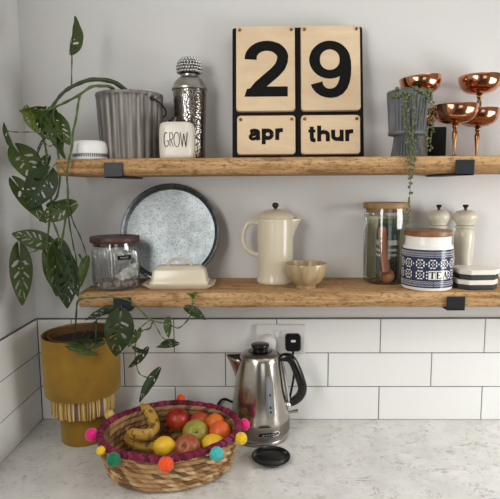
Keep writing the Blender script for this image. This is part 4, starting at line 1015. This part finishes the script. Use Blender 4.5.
def banana(label, pts, seed, rmax=0.0145):
    pp = smooth_path(pts, 8); n = len(pp); rr = []
    for i in range(n):
        u = i / (n - 1); k = min(1, u / 0.14); k2 = min(1, (1 - u) / 0.16)
        rr.append(rmax * (0.36 + 0.64 * (k * k * (3 - 2 * k))) * (0.34 + 0.66 * (k2 * k2 * (3 - 2 * k2))))
    c = sum(pp, Vector()) / n
    e = thing('banana', label, 'banana', c)
    b = tube([p - c for p in pp], rr, 10)
    b.build('peel', M['banana'], e, ang=25)
    tube([pp[-1] - c, pp[-1] - c + (pp[-1] - pp[-2]).normalized() * 0.007], [rr[-1] * 0.95, rr[-1] * 0.6], 8).build('tip', M['brown_stalk'], e)
def banmat():
    t_ = NT('spotted_banana').set(0.5); c = t_.ramp(t_.noise(t_.coord(), 22, 4), [(0.3, srgb(172, 130, 46)), (0.7, srgb(204, 164, 74))])
    t_.col(t_.mix(t_.ramp(t_.noise(t_.coord(), 55, 4, 0.65), [(0.50, (0, 0, 0)), (0.62, (0.85, 0.85, 0.85))]), c, srgb(74, 48, 24))); return t_.m
M['banana'] = banmat()
banana('spotted banana curving up over the back of the basket', [fz(141.5, 404.5, 0.118), fz(147, 410, 0.110), fz(152.5, 419, 0.096), fz(154, 428, 0.082), fz(149, 434, 0.076), fz(140, 435, 0.074), fz(132, 433.5, 0.074), fz(127, 432, 0.076)], 1)
banana('spotted banana lying low at the left front of the basket', [fz(160, 444, 0.040), fz(152, 445.5, 0.040), fz(143, 445, 0.042), fz(134, 442, 0.046), fz(128, 437.5, 0.052), fz(125, 434.5, 0.058)], 2, 0.014)

# kettle ------------------------------------------------------------
ktx, kty = X_(260.5, 430, -0.092), -0.092
t = thing('kettle', 'brushed steel electric kettle with black handle and ribbed base band', 'kettle', (ktx, kty, 0))
t.rotation_euler = (0, 0, math.radians(-6)); t.scale = (1, 1, 1.025)
lathe([(0.0005, 0), (0.076, 0), (0.0785, 0.003), (0.079, 0.008), (0.077, 0.011), (0.0785, 0.0125), (0.0795, 0.016), (0.0805, 0.020)], 96).build('base', M['steel_soft'], t)
lathe([(0.0805, 0.0195), (0.0805, 0.052), (0.0802, 0.055)], 288, fr=lambda a, r, z: r + (0.0011 * (0.5 + 0.5 * math.cos(96 * a)) if 0.0196 < z < 0.054 else 0.0)).build('band_backing', M['band'], t, ang=60)
bandm = MB(); NB = 96
for k in range(NB):
    a = 2 * PI * k / NB; bandm.join(box(-0.0013, 0.0013, -0.0820, -0.0800, 0.022, 0.0515).xf(Matrix.Rotation(a, 4, 'Z')))
bandm.build('ribbed_band', M['band'], t, flat=True, bevel=0.0004)
kb = lathe([(0.0802, 0.0545), (0.0806, 0.0565), (0.0802, 0.066), (0.0785, 0.085), (0.0755, 0.11), (0.0715, 0.14), (0.0670, 0.17), (0.0618, 0.20), (0.0585, 0.216), (0.0570, 0.222), (0.0548, 0.2255)], 128).build('body', M['brushed'], t, ang=60)
ld = lathe([(0.0548, 0.2250), (0.0535, 0.2280), (0.049, 0.2325), (0.041, 0.2355), (0.036, 0.2362), (0.0005, 0.2362)], 96).build('lid', M['steel_soft'], t)
lathe([(0.0005, 0.236), (0.033, 0.236), (0.034, 0.2368), (0.031, 0.238), (0.021, 0.2385), (0.0205, 0.246), (0.0245, 0.249), (0.0255, 0.2525), (0.0245, 0.2555), (0.020, 0.2572), (0.0005, 0.258)], 48).build('knob', M['black_gloss'], ld)
# spout towards -X
rings = []
for i in range(9):
    u = i / 8; z = 0.150 + 0.068 * u; br = 0.0702 + (0.0577 - 0.0702) * u
    tip = br - 0.004 + 0.041 * u ** 1.2; hw_ = 0.010 + 0.018 * u; ring = []
    for k in range(13):
        s = -1 + 2 * k / 12; ring.append((-(br - 0.006) - (tip - br + 0.006) * (1 - abs(s) ** 1.5), hw_ * s * (1 + 0.0 * u), z + 0.006 * (1 - abs(s)) * u))
    rings.append(ring)
n = 13; vs = [p for r in rings for p in r]; fs = [[i * n + k, i * n + k + 1, (i + 1) * n + k + 1, (i + 1) * n + k] for i in range(8) for k in range(n - 1)]
sp = MB().add(vs, fs).build('spout', M['brushed'], t, ang=60); sm_ = sp.modifiers.new('t', 'SOLIDIFY'); sm_.thickness = 0.0015
top = rings[-1]; MB().add([(x * 0.992, y * 0.9, z - 0.0012) for x, y, z in top] + [(x * 0.992, y * 0.9, z - 0.005) for x, y, z in top], [list(range(n)), [n + k for k in range(n)][::-1]] + [[k, (k + 1) % n, n + (k + 1) % n, n + k] for k in range(n)]).build('spout_mouth', M['black'], sp)
# handle to the right
hp = smooth_path([(0.055, 0, 0.216), (0.070, 0, 0.2215), (0.085, 0, 0.217), (0.098, 0, 0.195), (0.111, 0, 0.162), (0.117, 0, 0.136), (0.110, 0, 0.115), (0.094, 0, 0.100), (0.076, 0, 0.092)], 6)
nh = len(hp)
tube(hp, [0.0095 + 0.0035 * math.sin(PI * i / (nh - 1)) for i in range(nh)], 14, ry=[0.011 + 0.002 * math.sin(PI * i / (nh - 1)) for i in range(nh)], up=(0, 1, 0)).build('handle', M['black_gloss'], t, ang=60)
tube(smooth_path([(0.0595, -0.004, 0.221), (0.0655, -0.006, 0.195), (0.071, -0.006, 0.165), (0.0765, -0.006, 0.13), (0.0805, -0.006, 0.098)], 6), 0.0035, 10).build('handle_trim', M['chrome'], t)
ball(0.009, 20, 12).xf(Matrix.Translation((0.0785, -0.012, 0.090)) @ Matrix.Scale(1.4, 4, (0, 0, 1))).build('rivet', M['chrome'], t)
tube([(0.068, 0.03, 0.052), (0.085, 0.035, 0.053), (0.104, 0.038, 0.056)], [0.004, 0.004, 0.005], 10).build('switch_lever', M['steel_soft'], t)
# water gauge
def rz_at(z):
    T_ = [(0.0545, 0.0802), (0.085, 0.0785), (0.11, 0.0755), (0.14, 0.0715), (0.17, 0.0670), (0.20, 0.0618), (0.216, 0.0585)]
    for (a, ra), (b, rb2) in zip(T_, T_[1:]):
        if a <= z <= b: return ra + (rb2 - ra) * (z - a) / (b - a)
    return 0.0585
ga = 0.46
def gf(x, y, d):
    r = rz_at(y) + 0.0004 + d; a = ga + x / 0.07; return (r * math.sin(a), -r * math.cos(a), y)
def slot(w, z0, z1, th, fn): return ribbon([(0, z0 + (z1 - z0) * k / 12) for k in range(13)], [w * (0.6 if k in (0, 12) else 1) for k in range(13)], th, fn)
gg = slot(0.0200, 0.080, 0.188, 0.0016, gf).build('water_gauge', M['steel_soft'], kb, ang=60)
M['gauge'] = plain('grey_gauge_window', srgb(128, 133, 138), 0.2)
slot(0.0140, 0.085, 0.183, 0.0022, gf).build('gauge_window', M['gauge'], kb, ang=60)
gm = MB()
for z in (0.096, 0.108, 0.140):
    gm.join(prism([(0.0022 * math.cos(a * PI / 5), z + 0.0035 * math.sin(a * PI / 5)) for a in range(10)], 0.0028, gf))
gm.build('gauge_mark', M['black'], kb)
# badge
def bf(x, y, d):
    a = 0.40 + x / 0.082; r = 0.0821 + d; return (r * math.sin(a), -r * math.cos(a), y)
def badge(w, h, th):
    return ribbon([(-w / 2 + w * k / 14, 0.0365) for k in range(15)], [h * (0.45 if k in (0, 14) else (0.85 if k in (1, 13) else 1)) for k in range(15)], th, bf)
badge(0.060, 0.0115, 0.0012).build('badge_rim', M['chrome'], t); bg = badge(0.0555, 0.0080, 0.0017).build('badge', M['black_gloss'], t)
m = MB()
for i in range(9):
    x = -0.0185 + i * 0.0045
    m.join(ribbon([(x, 0.0354), (x, 0.0377)], 0.0007, 0.0020, bf))
    if i % 2 == 0: m.join(ribbon([(x, 0.0376), (x + 0.0024, 0.0376)], 0.0006, 0.0020, bf))
    if i % 3 == 0: m.join(ribbon([(x, 0.0355), (x + 0.0024, 0.0355)], 0.0006, 0.0020, bf))
m.build('lettering', M['plastic_white'], bg, flat=True)

# little black dish
o = lathe([(0.0005, 0.0015), (0.030, 0.0015), (0.031, 0), (0.0345, 0), (0.0355, 0.002), (0.046, 0.0085), (0.0495, 0.0125), (0.0495, 0.0142), (0.048, 0.0145), (0.0445, 0.0108), (0.034, 0.0058), (0.0005, 0.005)], 64).build('saucer', M['black_gloss'])
dp = fz(271, 458.5, 0.006); o.location = (dp.x, dp.y, 0.0003); tag(o, 'small round black saucer lying in front of the kettle', 'saucer')

# socket and plugs --------------------------------------------------
sxx = X_(280.6, 339, -0.004)
szz = at(280.6, 338.8, -0.006).z
t = thing('double_socket', 'white double wall socket on the tiles behind the kettle', 'socket', (sxx, -0.0008, szz))
loft([[(x, y, z) for x, z in rrect(0.0735 - i_, 0.0428 - i_, 0.005, 5)] for y, i_ in ((0, 0), (-0.007, 0), (-0.0095, 0.0025))]).build('faceplate', M['plastic_white'], t, ang=30)
for s in (-1, 1):
    loft([[(x + s * 0.0088, y, z + 0.0165) for x, z in rrect(0.0062 - i_, 0.0112 - i_, 0.0015, 3)] for y, i_ in ((-0.009, 0), (-0.0135, 0.0003), (-0.0145, 0.0012))]).build('rocker_switch', M['plastic_white'], t, ang=30)
PF = -0.0115
o = lathe([(0.0005, 0), (0.0235, 0), (0.025, 0.002), (0.0245, 0.012), (0.021, 0.020), (0.013, 0.024), (0.0005, 0.025)], 32).xf(Matrix.Rotation(PI / 2, 4, 'X')).build('plug', M['plastic_white'])
wp = at(268, 343, -0.02); o.location = (wp.x, PF, wp.z); tag(o, 'round white plug in the left half of the double socket', 'plug')
bp = at(293, 342.5, -0.022); t = thing('plug', 'black plug with small white sticker and cable in the right of the double socket', 'plug', (bp.x, PF, bp.z))
ob = loft([[(x, y, z) for x, z in rrect(0.0222 - i_, 0.0245 - i_, 0.010, 5)] for y, i_ in ((0, 0), (-0.018, 0), (-0.024, 0.004))]).build('plug_body', M['black'], t, ang=40)
box(-0.0065, 0.0065, -0.0246, -0.0236, 0.005, 0.0115).build('sticker', M['plastic_white'], ob, flat=True)
cp_ = [(0, -0.014, -0.022), (0.0, -0.015, -0.05), (0.003, -0.014, -0.09), (-0.002, -0.012, -0.13), (-0.012, -0.010, -0.18), (-0.025, -0.010, -0.228), (-0.05, -0.012, -0.2445)]
cp_ = [(x, y, z if bp.z + z > 0.004 else 0.0045 - bp.z) for x, y, z in cp_]
tube(smooth_path(cp_, 6), 0.0033, 8).build('cable', M['black'], t)
# loose black cable left of kettle
pts = [Vector((ktx - 0.03, -0.006, 0.030)), Vector((ktx - 0.085, -0.010, 0.060)), Vector((ktx - 0.112, -0.012, 0.068)), Vector((ktx - 0.128, -0.013, 0.045)), Vector((ktx - 0.125, -0.016, 0.012)), Vector((ktx - 0.09, -0.012, 0.0045))]
o = tube(smooth_path(pts, 6), 0.0035, 8).build('cable', M['black']); tag(o, 'black cable looping up between the fruit basket and the kettle', 'cable')
